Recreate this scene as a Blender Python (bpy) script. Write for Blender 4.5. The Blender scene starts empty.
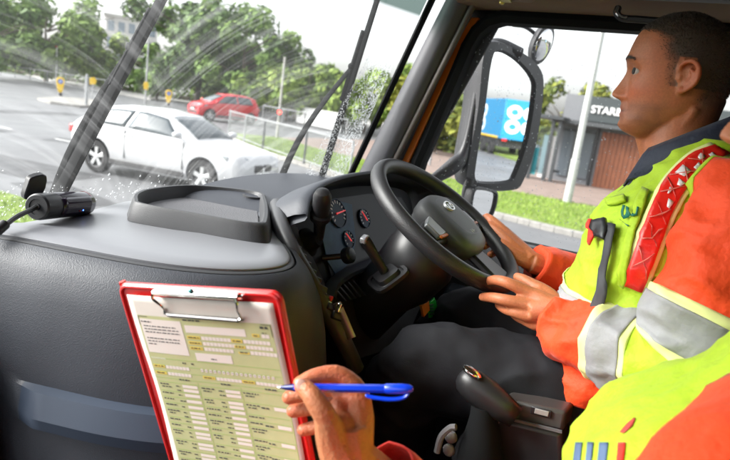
import bpy, bmesh, math, random
import numpy as np
from mathutils import Vector, Matrix, Euler, noise
random.seed(7)
rad = math.radians
scene = bpy.context.scene
C = bpy.context.scene.collection

# ------------------------------------------------------------------ camera
FPX, CX, CY = 600.0, 365.0, 230.0                 # focal length in photograph pixels (730 wide), centre
YAW, PITCH, ROLL = rad(65), rad(11.7), rad(7.7)   # to the right of straight ahead, down, tilt
EYE = np.array([-0.65, 0.0, 2.18])
_f = np.array([math.sin(YAW)*math.cos(PITCH), math.cos(YAW)*math.cos(PITCH), -math.sin(PITCH)])
_r = np.array([math.cos(YAW), -math.sin(YAW), 0.0]); _u = np.cross(_r, _f)
CR = _r*math.cos(ROLL)+_u*math.sin(ROLL); CU = -_r*math.sin(ROLL)+_u*math.cos(ROLL); CF = _f
cam = bpy.data.cameras.new('camera'); cam_o = bpy.data.objects.new('camera', cam); C.objects.link(cam_o)
cam.sensor_width = 36; cam.lens = 36*FPX/730; cam.clip_start = 0.02; cam.clip_end = 4000
M = Matrix(((CR[0], CU[0], -CF[0], EYE[0]), (CR[1], CU[1], -CF[1], EYE[1]), (CR[2], CU[2], -CF[2], EYE[2]), (0, 0, 0, 1)))
cam_o.matrix_world = M
cam.dof.use_dof = True; cam.dof.focus_distance = 1.12; cam.dof.aperture_fstop = 5.6
scene.camera = cam_o

# ------------------------------------------------------------------ sky, sun, exposure
w = bpy.data.worlds.new('World'); scene.world = w; w.use_nodes = True
nt = w.node_tree; nt.nodes.clear()
sky = nt.nodes.new('ShaderNodeTexSky'); sky.sky_type = 'NISHITA'; sky.sun_disc = False
SUN_EL, SUN_AZ = rad(33), rad(-28)                 # azimuth measured from the lorry's heading to its right
sky.sun_elevation = SUN_EL; sky.sun_rotation = SUN_AZ; sky.dust_density = 4.0; sky.ozone_density = 0.6; sky.air_density = 1.0
hsv = nt.nodes.new('ShaderNodeHueSaturation'); hsv.inputs['Saturation'].default_value = 0.16
bg = nt.nodes.new('ShaderNodeBackground'); bg.inputs['Strength'].default_value = 0.15
wo = nt.nodes.new('ShaderNodeOutputWorld')
nt.links.new(sky.outputs[0], hsv.inputs['Color']); nt.links.new(hsv.outputs[0], bg.inputs[0]); nt.links.new(bg.outputs[0], wo.inputs[0])
sl = bpy.data.lights.new('sun', 'SUN'); sl.energy = 1.4; sl.angle = rad(24); sl.color = (1, .97, .93)
so = bpy.data.objects.new('sun', sl); C.objects.link(so)
sd = Vector((math.sin(SUN_AZ)*math.cos(SUN_EL), math.cos(SUN_AZ)*math.cos(SUN_EL), math.sin(SUN_EL)))
so.rotation_euler = (-sd).to_track_quat('-Z', 'Y').to_euler(); so.location = (0, 0, 30)
scene.view_settings.view_transform = 'Standard'; scene.view_settings.look = 'None'
scene.view_settings.gamma = 1; scene.view_settings.use_curve_mapping = False
scene.view_settings.exposure = 1.68
scene.render.engine = 'CYCLES'
scene.cycles.use_denoising = True
scene.cycles.max_bounces = 10; scene.cycles.transparent_max_bounces = 24; scene.cycles.caustics_refractive = False; scene.cycles.caustics_reflective = False

# ------------------------------------------------------------------ helpers
def ray(u, v): return CF+CR*(u-CX)/FPX-CU*(v-CY)/FPX
def on(u, v, ax, val):
    d = ray(u, v); i = 'xyz'.index(ax); return EYE+d*((val-EYE[i])/d[i])
def dep(u, v, t): return EYE+ray(u, v)*t
def onp(u, v, p0, n):
    d = ray(u, v); n = np.array(n); return EYE+d*(((np.array(p0)-EYE)@n)/(d@n))
def pj(p):
    d = np.array(p)-EYE; z = d@CF; return (CX+FPX*(d@CR)/z, CY-FPX*(d@CU)/z)
def V(*a): return np.array(a, float)
def nrm(a): a = np.array(a, float); return a/max(np.linalg.norm(a), 1e-9)
def catmull(pts, n=8, closed=False):
    P = [np.array(p, float) for p in pts]; out = []
    m = len(P); segs = m if closed else m-1
    for i in range(segs):
        p0 = P[(i-1) % m] if closed or i > 0 else 2*P[0]-P[1]
        p1 = P[i]; p2 = P[(i+1) % m]
        p3 = P[(i+2) % m] if closed or i+2 < m else 2*P[-1]-P[-2]
        for k in range(n):
            t = k/n
            out.append(.5*((2*p1)+(-p0+p2)*t+(2*p0-5*p1+4*p2-p3)*t*t+(-p0+3*p1-3*p2+p3)*t**3))
    if not closed: out.append(P[-1])
    return out
def wpos(o):
    p = np.zeros(3)
    while o is not None: p = p+np.array(o.location); o = o.parent
    return p

class MB:
    """collects shapes, links them as one mesh object"""
    def __init__(s): s.v = []; s.f = []; s.m = []
    def add(s, vs, fs, mi=0):
        k = len(s.v); s.v += [tuple(map(float, p)) for p in vs]
        s.f += [tuple(i+k for i in f) for f in fs]; s.m += [mi]*len(fs); return s
    def box(s, c, size, R=None, mi=0):
        h = np.array(size)/2; vs = []
        for x in (-1, 1):
            for y in (-1, 1):
                for z in (-1, 1):
                    p = h*V(x, y, z); vs.append(np.array(c)+(p if R is None else np.array(R)@p))
        return s.add(vs, [(0, 1, 3, 2), (4, 6, 7, 5), (0, 4, 5, 1), (2, 3, 7, 6), (0, 2, 6, 4), (1, 5, 7, 3)], mi)
    def loft(s, rings, closed=True, caps=True, mi=0):
        n = len(rings[0]); assert all(len(r) == n for r in rings); vs = [p for r in rings for p in r]; fs = []
        for i in range(len(rings)-1):
            for j in range(n if closed else n-1):
                a = i*n+j; b = i*n+(j+1) % n; fs.append((a, b, b+n, a+n))
        if caps and closed:
            fs.append(tuple(range(n))[::-1]); k = (len(rings)-1)*n; fs.append(tuple(range(k, k+n)))
        return s.add(vs, fs, mi)
    def tube(s, path, r, n=10, caps=True, flat=1.0, up=None, mi=0):
        P = [np.array(p, float) for p in path]
        if not hasattr(r, '__len__'): r = [r]*len(P)
        rings = []; prev = None
        for i, p in enumerate(P):
            t = nrm(P[min(i+1, len(P)-1)]-P[max(i-1, 0)])
            if prev is None:
                a = np.array(up) if up is not None else (V(0, 0, 1) if abs(t[2]) < .9 else V(1, 0, 0))
            else: a = prev
            a = nrm(a-t*(a@t)); prev = a; b = np.cross(t, a)
            rings.append([p+r[i]*(math.cos(q)*a+math.sin(q)*b*flat) for q in np.linspace(0, 2*math.pi, n, endpoint=False)])
        return s.loft(rings, True, caps, mi)
    def ball(s, c, r, n=10, R=None, mi=0):
        r = np.array(r if hasattr(r, '__len__') else (r, r, r)); rings = []
        for i in range(1, n):
            th = math.pi*i/n
            rr = []
            for k in range(2*n):
                q = math.pi*k/n; p = r*V(math.sin(th)*math.cos(q), math.sin(th)*math.sin(q), -math.cos(th))
                rr.append(np.array(c)+(p if R is None else np.array(R)@p))
            rings.append(rr)
        return s.loft(rings, True, True, mi)
    def lathe(s, c, axis, prof, n=20, mi=0):
        a = nrm(axis); b = nrm(np.cross(a, V(0, 0, 1) if abs(a[2]) < .9 else V(1, 0, 0))); d = np.cross(a, b)
        return s.loft([[np.array(c)+a*h+max(r, 1e-4)*(math.cos(q)*b+math.sin(q)*d) for q in np.linspace(0, 2*math.pi, n, endpoint=False)] for r, h in prof], True, True, mi)
    def prism(s, poly, off, mi=0):
        off = np.array(off); return s.loft([poly, [np.array(p)+off for p in poly]], True, True, mi)
    def grid(s, pts, mi=0):
        nr, nc = len(pts), len(pts[0]); fs = []; assert all(len(r) == nc for r in pts)
        for i in range(nr-1):
            for j in range(nc-1):
                a = i*nc+j; fs.append((a, a+1, a+1+nc, a+nc))
        return s.add([p for r in pts for p in r], fs, mi)
    def build(s, name, mats, parent=None, smooth=True, bevel=0, sub=0, seg=2, angle=40, solid=0, kind=None):
        me = bpy.data.meshes.new(name)
        off = wpos(parent) if parent is not None else np.zeros(3)
        me.from_pydata([tuple(np.array(p)-off) for p in s.v], [], s.f); 
        for m in (mats if isinstance(mats, (list, tuple)) else [mats]): me.materials.append(m)
        if any(s.m): me.polygons.foreach_set('material_index', s.m)
        bm = bmesh.new(); bm.from_mesh(me); bmesh.ops.recalc_face_normals(bm, faces=bm.faces); bm.to_mesh(me); bm.free()
        if smooth:
            me.polygons.foreach_set('use_smooth', [True]*len(me.polygons))
            if angle < 180: me.set_sharp_from_angle(angle=rad(angle))
        o = bpy.data.objects.new(name, me); C.objects.link(o); o.parent = parent
        if solid: md = o.modifiers.new('s', 'SOLIDIFY'); md.thickness = solid; md.offset = 0
        if bevel: md = o.modifiers.new('b', 'BEVEL'); md.width = bevel; md.segments = seg; md.limit_method = 'ANGLE'; md.angle_limit = rad(35)
        if sub: md = o.modifiers.new('u', 'SUBSURF'); md.levels = sub; md.render_levels = sub
        if kind: o['kind'] = kind
        return o
def empty(name, loc=(0, 0, 0), rz=0):
    o = bpy.data.objects.new(name, None); o.location = loc; o.rotation_euler[2] = rz; o.empty_display_size = .1; C.objects.link(o); return o
def tag(o, label=None, cat=None, group=None, kind=None):
    for k, x in (('label', label), ('category', cat), ('group', group), ('kind', kind)):
        if x: o[k] = x
    return o
def copy_tree(o, parent=None):
    c = o.copy(); C.objects.link(c); c.parent = parent
    for ch in list(o.children): copy_tree(ch, c)
    return c

_mats = {}
def mat(name, col, rough=.6, metal=0, var=None, bump=None, spec=.5, coat=0, alpha=1, emit=None, sss=0, vor=None, sheen=0, trans=0, attr=None, wet=None):
    """var=(scale, amount[, second colour]); bump=(scale, strength); vor=(scale, strength) leather grain; attr = vertex colours"""
    if name in _mats: return _mats[name]
    m = bpy.data.materials.new(name); m.use_nodes = True; t = m.node_tree; N = t.nodes; L = t.links
    b = N['Principled BSDF']
    col = tuple(col)+(1,) if len(col) == 3 else col
    b.inputs['Base Color'].default_value = col; b.inputs['Roughness'].default_value = rough; b.inputs['Metallic'].default_value = metal
    b.inputs['Specular IOR Level'].default_value = spec; b.inputs['Coat Weight'].default_value = coat; b.inputs['Coat Roughness'].default_value = .08
    if trans: b.inputs['Transmission Weight'].default_value = trans
    if sss: b.inputs['Subsurface Weight'].default_value = sss; b.inputs['Subsurface Radius'].default_value = (.012, .005, .003); b.inputs['Subsurface Scale'].default_value = .5
    if sheen: b.inputs['Sheen Weight'].default_value = sheen
    if emit: b.inputs['Emission Color'].default_value = tuple(emit[:3])+(1,); b.inputs['Emission Strength'].default_value = emit[3]
    tc = N.new('ShaderNodeTexCoord'); src = None
    if attr:
        at = N.new('ShaderNodeVertexColor'); at.layer_name = attr; src = at.outputs[0]
    if var:
        nz = N.new('ShaderNodeTexNoise'); nz.inputs['Scale'].default_value = var[0]; nz.inputs['Detail'].default_value = 6; nz.inputs['Roughness'].default_value = .65
        L.new(tc.outputs['Object'], nz.inputs['Vector'])
        rp = N.new('ShaderNodeMapRange'); rp.inputs[1].default_value = .32; rp.inputs[2].default_value = .68; L.new(nz.outputs[0], rp.inputs[0])
        mx = N.new('ShaderNodeMix'); mx.data_type = 'RGBA'
        c2 = tuple(var[2])+(1,) if len(var) > 2 else tuple(x*(1-var[1]) for x in col[:3])+(1,)
        if src is None: mx.inputs[6].default_value = col; mx.inputs[7].default_value = c2
        else:
            L.new(src, mx.inputs[6]); mm = N.new('ShaderNodeMix'); mm.data_type = 'RGBA'; mm.blend_type = 'MULTIPLY'; mm.inputs[0].default_value = 1
            L.new(src, mm.inputs[6]); mm.inputs[7].default_value = tuple([1-var[1]]*3)+(1,); L.new(mm.outputs[2], mx.inputs[7])
        if len(var) > 2:
            sc = N.new('ShaderNodeMath'); sc.operation = 'MULTIPLY'; sc.inputs[1].default_value = var[1]; L.new(rp.outputs[0], sc.inputs[0]); L.new(sc.outputs[0], mx.inputs[0])
        else: L.new(rp.outputs[0], mx.inputs[0])
        src = mx.outputs[2]
        if wet:
            rr = N.new('ShaderNodeMapRange'); rr.inputs[3].default_value = wet[0]; rr.inputs[4].default_value = wet[1]; L.new(rp.outputs[0], rr.inputs[0]); L.new(rr.outputs[0], b.inputs['Roughness'])
    if src is not None: L.new(src, b.inputs['Base Color'])
    h = None
    if bump:
        nz = N.new('ShaderNodeTexNoise'); nz.inputs['Scale'].default_value = bump[0]; nz.inputs['Detail'].default_value = 4; L.new(tc.outputs['Object'], nz.inputs['Vector'])
        bp = N.new('ShaderNodeBump'); bp.inputs['Strength'].default_value = bump[1]; bp.inputs['Distance'].default_value = bump[2] if len(bump) > 2 else .004
        L.new(nz.outputs[0], bp.inputs['Height']); h = bp.outputs[0]
    if vor:
        vz = N.new('ShaderNodeTexVoronoi'); vz.feature = 'SMOOTH_F1'; vz.inputs['Scale'].default_value = vor[0]; L.new(tc.outputs['Object'], vz.inputs['Vector'])
        bp = N.new('ShaderNodeBump'); bp.inputs['Strength'].default_value = vor[1]; bp.inputs['Distance'].default_value = .002
        L.new(vz.outputs[0], bp.inputs['Height'])
        if h is not None: L.new(h, bp.inputs['Normal'])
        h = bp.outputs[0]
    if h is not None: L.new(h, b.inputs['Normal'])
    if alpha < 1: b.inputs['Alpha'].default_value = alpha
    _mats[name] = m; return m
def glass_mat(name, tint=(1, 1, 1), film=0.0, gloss=.08, streak=None, band=None, drops=0):
    """thin pane: see-through with a Fresnel-like gloss; film = milky wet film; streak = wiper arcs (list of pivots x,z)"""
    if name in _mats: return _mats[name]
    m = bpy.data.materials.new(name); m.use_nodes = True; t = m.node_tree; N = t.nodes; L = t.links; N.clear()
    out = N.new('ShaderNodeOutputMaterial'); tr = N.new('ShaderNodeBsdfTransparent'); tr.inputs[0].default_value = tuple(tint)+(1,)
    gl = N.new('ShaderNodeBsdfGlossy'); gl.inputs['Roughness'].default_value = .02
    lw = N.new('ShaderNodeLayerWeight'); lw.inputs[0].default_value = .12
    mu = N.new('ShaderNodeMath'); mu.operation = 'MULTIPLY'; mu.inputs[1].default_value = gloss*6; L.new(lw.outputs['Fresnel'], mu.inputs[0]); mu.use_clamp = True
    tc = N.new('ShaderNodeTexCoord')
    if band:
        sx = N.new('ShaderNodeSeparateXYZ'); L.new(tc.outputs['Object'], sx.inputs[0])
        mr = N.new('ShaderNodeMapRange'); mr.inputs[1].default_value = band[0]; mr.inputs[2].default_value = band[0]+.012; L.new(sx.outputs[2], mr.inputs[0])
        mc = N.new('ShaderNodeMix'); mc.data_type = 'RGBA'; mc.inputs[6].default_value = tuple(tint)+(1,); mc.inputs[7].default_value = tuple(band[1])+(1,)
        L.new(mr.outputs[0], mc.inputs[0]); L.new(mc.outputs[2], tr.inputs[0])
    cur = tr.outputs[0]
    if film or streak:
        df = N.new('ShaderNodeBsdfTranslucent'); df.inputs[0].default_value = (.92, .95, .97, 1)
        fac = None
        if streak:
            sx2 = N.new('ShaderNodeSeparateXYZ'); L.new(tc.outputs['Object'], sx2.inputs[0])
            tot = None
            for (px, pz, x0, x1, amt, fq) in streak:
                cx_ = N.new('ShaderNodeMath'); cx_.operation = 'SUBTRACT'; cx_.inputs[1].default_value = px; L.new(sx2.outputs[0], cx_.inputs[0])
                cz_ = N.new('ShaderNodeMath'); cz_.operation = 'SUBTRACT'; cz_.inputs[1].default_value = pz; L.new(sx2.outputs[2], cz_.inputs[0])
                cb = N.new('ShaderNodeCombineXYZ'); L.new(cx_.outputs[0], cb.inputs[0]); L.new(cz_.outputs[0], cb.inputs[1])
                ln = N.new('ShaderNodeVectorMath'); ln.operation = 'LENGTH'; L.new(cb.outputs[0], ln.inputs[0])
                an = N.new('ShaderNodeMath'); an.operation = 'ARCTAN2'; L.new(cz_.outputs[0], an.inputs[0]); L.new(cx_.outputs[0], an.inputs[1])
                r_ = N.new('ShaderNodeMath'); r_.operation = 'MULTIPLY'; r_.inputs[1].default_value = fq; L.new(ln.outputs['Value'], r_.inputs[0])
                a_ = N.new('ShaderNodeMath'); a_.operation = 'MULTIPLY'; a_.inputs[1].default_value = .55; L.new(an.outputs[0], a_.inputs[0])
                c2 = N.new('ShaderNodeCombineXYZ'); L.new(r_.outputs[0], c2.inputs[0]); L.new(a_.outputs[0], c2.inputs[1])
                nz = N.new('ShaderNodeTexNoise'); nz.inputs['Scale'].default_value = 1; nz.inputs['Detail'].default_value = 5; nz.inputs['Roughness'].default_value = .7; L.new(c2.outputs[0], nz.inputs[0])
                mr = N.new('ShaderNodeMapRange'); mr.inputs[1].default_value = .46; mr.inputs[2].default_value = .78; mr.inputs[4].default_value = amt; L.new(nz.outputs[0], mr.inputs[0])
                # only inside this wiper's sweep
                m1 = N.new('ShaderNodeMapRange'); m1.inputs[1].default_value = x0-.06; m1.inputs[2].default_value = x0+.06; L.new(sx2.outputs[0], m1.inputs[0])
                m2 = N.new('ShaderNodeMapRange'); m2.inputs[1].default_value = x1+.06; m2.inputs[2].default_value = x1-.06; L.new(sx2.outputs[0], m2.inputs[0])
                p1 = N.new('ShaderNodeMath'); p1.operation = 'MULTIPLY'; L.new(m1.outputs[0], p1.inputs[0]); L.new(m2.outputs[0], p1.inputs[1])
                p2 = N.new('ShaderNodeMath'); p2.operation = 'MULTIPLY'; L.new(p1.outputs[0], p2.inputs[0]); L.new(mr.outputs[0], p2.inputs[1])
                if tot is None: tot = p2.outputs[0]
                else:
                    ad = N.new('ShaderNodeMath'); ad.operation = 'ADD'; L.new(tot, ad.inputs[0]); L.new(p2.outputs[0], ad.inputs[1]); tot = ad.outputs[0]
            ad = N.new('ShaderNodeMath'); ad.operation = 'ADD'; ad.inputs[1].default_value = film; ad.use_clamp = True; L.new(tot, ad.inputs[0]); fac = ad.outputs[0]
        mf = N.new('ShaderNodeMixShader')
        if fac is not None: L.new(fac, mf.inputs[0])
        else: mf.inputs[0].default_value = film
        L.new(cur, mf.inputs[1]); L.new(df.outputs[0], mf.inputs[2]); cur = mf.outputs[0]
    ms = N.new('ShaderNodeMixShader'); L.new(mu.outputs[0], ms.inputs[0]); L.new(cur, ms.inputs[1]); L.new(gl.outputs[0], ms.inputs[2]); L.new(ms.outputs[0], out.inputs[0])
    _mats[name] = m; return m
def drop_field(name, parent, pts, normals, rr, material):
    """rain drops: shallow six-sided domes lying on a pane, one mesh"""
    b = MB()
    for p, n in zip(pts, normals):
        n = nrm(n); a = nrm(np.cross(n, V(.3, .2, .9))); d = np.cross(n, a); r = random.uniform(*rr)*random.choice((.6, .8, 1, 1, 1.3)); st = random.uniform(1, 1.4)
        k = 6; ring = [p+r*(math.cos(q)*a+math.sin(q)*d*st) for q in np.linspace(0, 2*math.pi, k, endpoint=False)]
        ring2 = [p+n*r*.38+.6*r*(math.cos(q)*a+math.sin(q)*d*st) for q in np.linspace(0, 2*math.pi, k, endpoint=False)]
        vs = ring+ring2+[p+n*r*.5]
        fs = [(i, (i+1) % k, k+(i+1) % k, k+i) for i in range(k)]+[(k+i, k+(i+1) % k, 2*k) for i in range(k)]
        b.add(vs, fs)
    return b.build(name, material, parent, angle=180, kind='stuff')

# ------------------------------------------------------------------ shared materials
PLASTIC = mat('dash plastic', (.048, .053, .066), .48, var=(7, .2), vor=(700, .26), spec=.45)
PLASTIC_TOP = mat('dash top panel', (.20, .206, .225), .36, bump=(900, .08, .001), spec=.55)  # paler than the dash plastic: sky light on the top put into the colour
PLASTIC_SM = mat('smooth dark plastic', (.045, .046, .05), .42, bump=(600, .05, .001))
BLACK = mat('black plastic', (.018, .018, .02), .4)
BLACK_M = mat('matt black', (.014, .014, .015), .75)
RUBBER = mat('black rubber', (.010, .011, .012), .85, spec=.15)
TRIM = mat('grey pillar trim', (.085, .085, .095), .6, bump=(500, .1, .001))
SLATE = mat('blue grey trim', (.028, .042, .07), .6, bump=(500, .06, .001))
CHROME = mat('chrome', (.85, .84, .8), .12, 1)
ORANGE_PAINT = mat('orange lorry paint', (.75, .19, .02), .3, coat=.6)
# ================================================================== the lorry cab
cab = tag(empty('lorry_cab', (0, 0, 0)), 'dark grey interior of a lorry cab with steering wheel, dashboard, windscreen and wing mirrors', 'lorry')
def ys(x, z, o=0): return 1.085-.13*x*x-.35*(z-1.9)+o
GLASS = glass_mat('windscreen glass', (.97, .99, .985), film=.016, gloss=.05, streak=[(-.10, 1.62, -.9, .34, .07, 46), (.98, 1.66, .30, .86, .10, 46)], band=(2.452, (.13, .185, .165)))
rows = [[V(x, ys(x, z), z) for x in np.linspace(-1.2, 1.10, 28)] for z in np.linspace(1.72, 2.66, 14)]
ws = MB().grid(rows).build('windscreen', GLASS, cab, angle=180)
DROP = glass_mat('rain water', (.86, .88, .9), film=.26, gloss=.25)
pts = []; nn = []
def in_img(u, v): return u, v
random.seed(3)
for i in range(4600):                                  # unwiped strip by the pillar and the wet bottom edge
    if i < 3800:
        t = random.random(); z = 1.9+t*.42; x = 1.09-random.random()**1.3*(.17-.05*t)
    elif i < 4200: x = random.uniform(-.1, 1.08); z = 1.9+abs(random.gauss(0, .025))
    else: x = random.uniform(-.3, .25); z = 1.86+abs(random.gauss(0, .05))
    pts.append(V(x, ys(x, z, .004), z)); nn.append(V(.26*x, 1, .35))
drop_field('rain_drops', ws, pts, nn, (.0009, .0023), DROP)
# screen seal along the pillar
seal = MB(); path = [V(1.105, ys(1.105, z, -.012), z) for z in np.linspace(1.74, 2.66, 12)]
seal.tube(path, .014, 8, flat=.7); seal.build('screen_seal', RUBBER, cab)
# --- wipers (outside the glass)
def wiper(base, top, thick, arm_base):
    e = MB(); root = empty('wiper'); root.parent = cab
    L = [base+(top-base)*t for t in np.linspace(-.04, 1.3, 14)]
    for p in L: p[1] = ys(p[0], p[2], .022)
    b = MB(); b.tube(L, [thick*(1-.35*i/13) for i in range(14)], 8, flat=.55, up=(0, 1, 0)); b.build('blade', RUBBER, root)
    b = MB(); A = [arm_base+(L[8]-arm_base)*t+V(0, .035*math.sin(math.pi*t)+.012, 0) for t in np.linspace(0, 1, 10)]
    b.tube(A, [.014-.007*i/9 for i in range(10)], 8, flat=.6, up=(0, 1, 0)); b.build('arm', RUBBER, root)
    b = MB(); b.tube([L[6]+V(0, .012, 0), L[10]+V(0, .012, 0)], .008, 8); b.ball(L[8]+V(0, .015, 0), .011, 6); b.build('bracket', RUBBER, root)
    return root
wl0 = on(66, 190, 'y', 1.08); wl1 = on(160, 8, 'y', .945)
wiper(wl0, wl1, .0185, V(wl0[0]-.02, 1.12, 1.80))
wr0 = on(313, 186, 'y', .99); wr1 = on(374, 30, 'y', .80)
wiper(wr0, wr1, .013, V(wr0[0]-.10, 1.06, 1.84))

# --- pillar, door aperture, door
def strip(name, rows, m, bevel=.006, parent=cab, sub=0):
    b = MB(); b.loft(rows); return b.build(name, m, parent, bevel=bevel, angle=50, sub=sub)
def lin(a, b, t): return a+(b-a)*t
rs = []
for t in (-.75, -.3, 0, .35, .7, 1.0, 1.3):
    zl = 2.03+.478*t
    a = V(1.10, lin(.842, .66, t), zl); b_ = V(1.085, lin(.81, .635, t), zl+.004); c = V(1.088, lin(.77, .605, t), zl+.008); d = V(1.108, lin(.747, .578, t)-.012*(t > 1), zl+.012)
    rs.append([a, b_, c, d, V(1.17, d[1]+.01, d[2]), V(1.17, a[1]+.01, a[2])])
strip('pillar_trim', rs, TRIM, .008)
rs = []
for t in (-.6, 0, .5, 1.0, 1.25):                      # second rounded ridge
    zl = 2.045+.434*t; y = lin(.747, .589, t)
    rs.append([V(1.112+.010*math.cos(q), y-.006+.010*math.sin(q), zl) for q in np.linspace(0, 2*math.pi, 10, endpoint=False)])
strip('pillar_ridge', rs, mat('pillar ridge', (.10, .085, .075), .5), 0)
rs = []
for t in (-.8, 0, .5, 1, 1.22):                        # painted door aperture showing in the gap
    zl = 2.049+.347*t; y = lin(.717, .608, t)-(0.0 if t < 1.1 else .012)
    rs.append([V(1.146, y+.014, zl), V(1.144, y-.010, zl), V(1.185, y-.010, zl), V(1.185, y+.014, zl)])
strip('door_aperture', rs, ORANGE_PAINT, .003)
rs = []
for t in (-.8, 0, .5, 1, 1.3):
    zl = 2.045+.434*t; y = lin(.722, .548, t)
    rs.append([V(1.15, y+.005, zl), V(1.15, y-.055, zl), V(1.20, y-.055, zl), V(1.20, y+.005, zl)])
strip('pillar_inner', [[V(1.19, r[0][1]+.10, r[0][2]), V(1.19, r[0][1]-.05, r[0][2]), V(1.2, r[0][1]-.05, r[0][2]), V(1.2, r[0][1]+.10, r[0][2])] for r in rs], BLACK_M, .002)
# door: frame around the window (rounded front top corner), pane, panel, sill
door = empty('door'); door.parent = cab
zs, zt = 1.838, 2.462
inner = [V(1.15, .70, zs), V(1.15, .672, 2.02), V(1.15, .60, 2.27), V(1.15, .568, 2.385), V(1.15, .55, 2.425), V(1.15, .525, 2.45), V(1.15, .49, zt), V(1.15, .1, zt), V(1.15, -.20, zt-.004), V(1.15, -.235, zt-.03), V(1.15, -.255, 2.3), V(1.15, -.27, zs)]
b = MB(); rr = []
for i, p in enumerate(inner+[inner[0]]):
    q0 = inner[(i-1) % 12]; q1 = inner[(i+1) % 12]; t = nrm(q1-q0); nout = V(0, t[2], -t[1])
    if nout @ (p-V(1.15, .2, 2.15)) < 0: nout = -nout
    wd = .036 if i % 12 not in (0, 11) else .03
    rr.append([p+V(-.012, 0, 0), p+nout*wd*.5+V(-.02, 0, 0), p+nout*wd+V(-.008, 0, 0), p+nout*wd+V(.05, 0, 0), p+V(.05, 0, 0)])
b.loft(rr, True, False); b.build('window_frame', RUBBER, door, bevel=.004)
b = MB(); b.grid([[V(1.17, y, z) for y in np.linspace(-.30, .72, 12)] for z in np.linspace(1.80, 2.50, 8)])
SGLASS = glass_mat('side glass', (.97, .985, .98), film=.025, gloss=.05)
sg = b.build('window_pane', SGLASS, door)
pts = [V(1.173, random.uniform(-.05, .66), random.uniform(1.86, 2.44)) for _ in range(1100)]
drop_field('rain_drops', sg, pts, [V(1, 0, 0)]*1100, (.0009, .002), DROP)
b = MB(); b.loft([[V(1.10, y, 1.0), V(1.085, y, 1.5), V(1.08, y, 1.72), V(1.10, y, 1.80), V(1.125, y, 1.826), V(1.2, y, 1.83), V(1.2, y, 1.0)] for y in (.78, .3, -.3)]); b.build('door_panel', PLASTIC, door, bevel=.01)
b = MB(); b.box((1.135, .2, 1.832), (.045, 1.0, .014)); b.build('sill_strip', BLACK, door, bevel=.005)
b = MB(); b.loft([[V(1.06, y, 1.60), V(1.03, y, 1.63), V(1.03, y, 1.67), V(1.085, y, 1.69), V(1.085, y, 1.6)] for y in (.5, .1, -.2)]); b.build('armrest', SLATE, door, bevel=.012)
b = MB(); b.loft([[V(1.12, -.29, z), V(1.12, -.42, z), V(1.22, -.42, z), V(1.22, -.29, z)] for z in (1.0, 1.8, 2.6)]); b.build('rear_pillar', TRIM, cab, bevel=.012)
# roof: header panels over the door, overhead console
HEAD = mat('tan headlining', (.19, .135, .09), .75, bump=(700, .2, .002))
b = MB(); b.loft([[V(1.19, y, 2.50), V(1.12, y, 2.495), V(1.075, y, 2.503), V(1.03, y, 2.535), V(1.02, y, 2.60), V(1.19, y, 2.60)] for y in (.62, .55, .2, -.2, -.42)]); b.build('roof_rail', HEAD, cab, bevel=.008)
b = MB(); b.loft([[V(1.055, y, 2.523), V(1.0, y, 2.512), V(.90, y, 2.492), V(.86, y, 2.50), V(.86, y, 2.64), V(1.055, y, 2.64)] for y in (.30, .1, -.2, -.42)]); b.build('overhead_locker', mat('headliner grey', (.075, .072, .07), .7, bump=(600, .1, .001)), cab, bevel=.01)
b = MB(); b.loft([[V(x, .62, 2.56), V(x, .52, 2.505), V(x, .40, 2.50), V(x, .33, 2.53), V(x, .33, 2.66), V(x, .62, 2.66)] for x in (.80, .9, 1.0, 1.06)]); b.build('sun_visor', HEAD, cab, bevel=.015, seg=3)
b = MB(); b.box((1.0, .455, 2.498), (.05, .03, .006)); b.ball((1.03, .47, 2.497), .008, 6); b.build('visor_clip', mat('brass clip', (.6, .5, .15), .3, .9), cab, bevel=.002)
b = MB(); b.loft([[V(x, -.85, 2.64), V(x, .80, 2.64), V(x, .80, 2.70), V(x, -.85, 2.70)] for x in (-1.22, 0, 1.22)]); b.build('roof', HEAD, cab, bevel=.01)
b = MB(); b.loft([[V(x, -.80, .95), V(x, -.86, .95), V(x, -.86, 2.66), V(x, -.80, 2.66)] for x in (-1.22, 0, 1.22)]); b.build('rear_wall', mat('cab rear wall', (.16, .155, .15), .8), cab, bevel=.01)
b = MB(); b.box((-1.2, .15, 1.38), (.08, 1.9, .88)); b.box((-1.2, -.58, 2.15), (.08, .5, .68)); b.box((-1.2, .15, 2.55), (.08, 1.9, .18)); b.build('passenger_door', PLASTIC, cab, bevel=.01)
b = MB(); P = [on(618, 8, 'x', 1.04), on(617, 13, 'x', 1.03), on(622, 18, 'x', 1.03), on(640, 19.5, 'x', 1.03), on(690, 23, 'x', 1.03), on(697, 16, 'x', 1.04)]
b.tube(catmull(P, 5), .009, 8); b.build('grab_handle', BLACK, cab)
b = MB(); b.tube(catmull([P[0], P[1], P[2], P[2]+(P[3]-P[2])*.3], 5), .0045, 8); b.v = [tuple(np.array(q)+V(-.009, 0, 0)) for q in b.v]; b.build('handle_trim', CHROME, cab)

# --- wing mirrors (outside the side window)
mir = empty('wing_mirror'); mir.parent = cab
MX = 1.50
glass_px = [(489, 62), (497, 52), (515, 62), (530, 80), (531, 98), (524, 140), (513, 172), (505, 180), (480, 181), (473, 176), (474, 160), (482, 110)]
outer_px = [(481, 52), (492, 41), (516, 50), (536, 66), (541, 88), (534, 142), (521, 180), (510, 190), (474, 188), (464, 180), (466, 158), (475, 108)]
HOUS = mat('mirror housing', (.03, .03, .034), .45, bump=(300, .1, .001))
mc = on(505, 118, 'x', MX)
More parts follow.
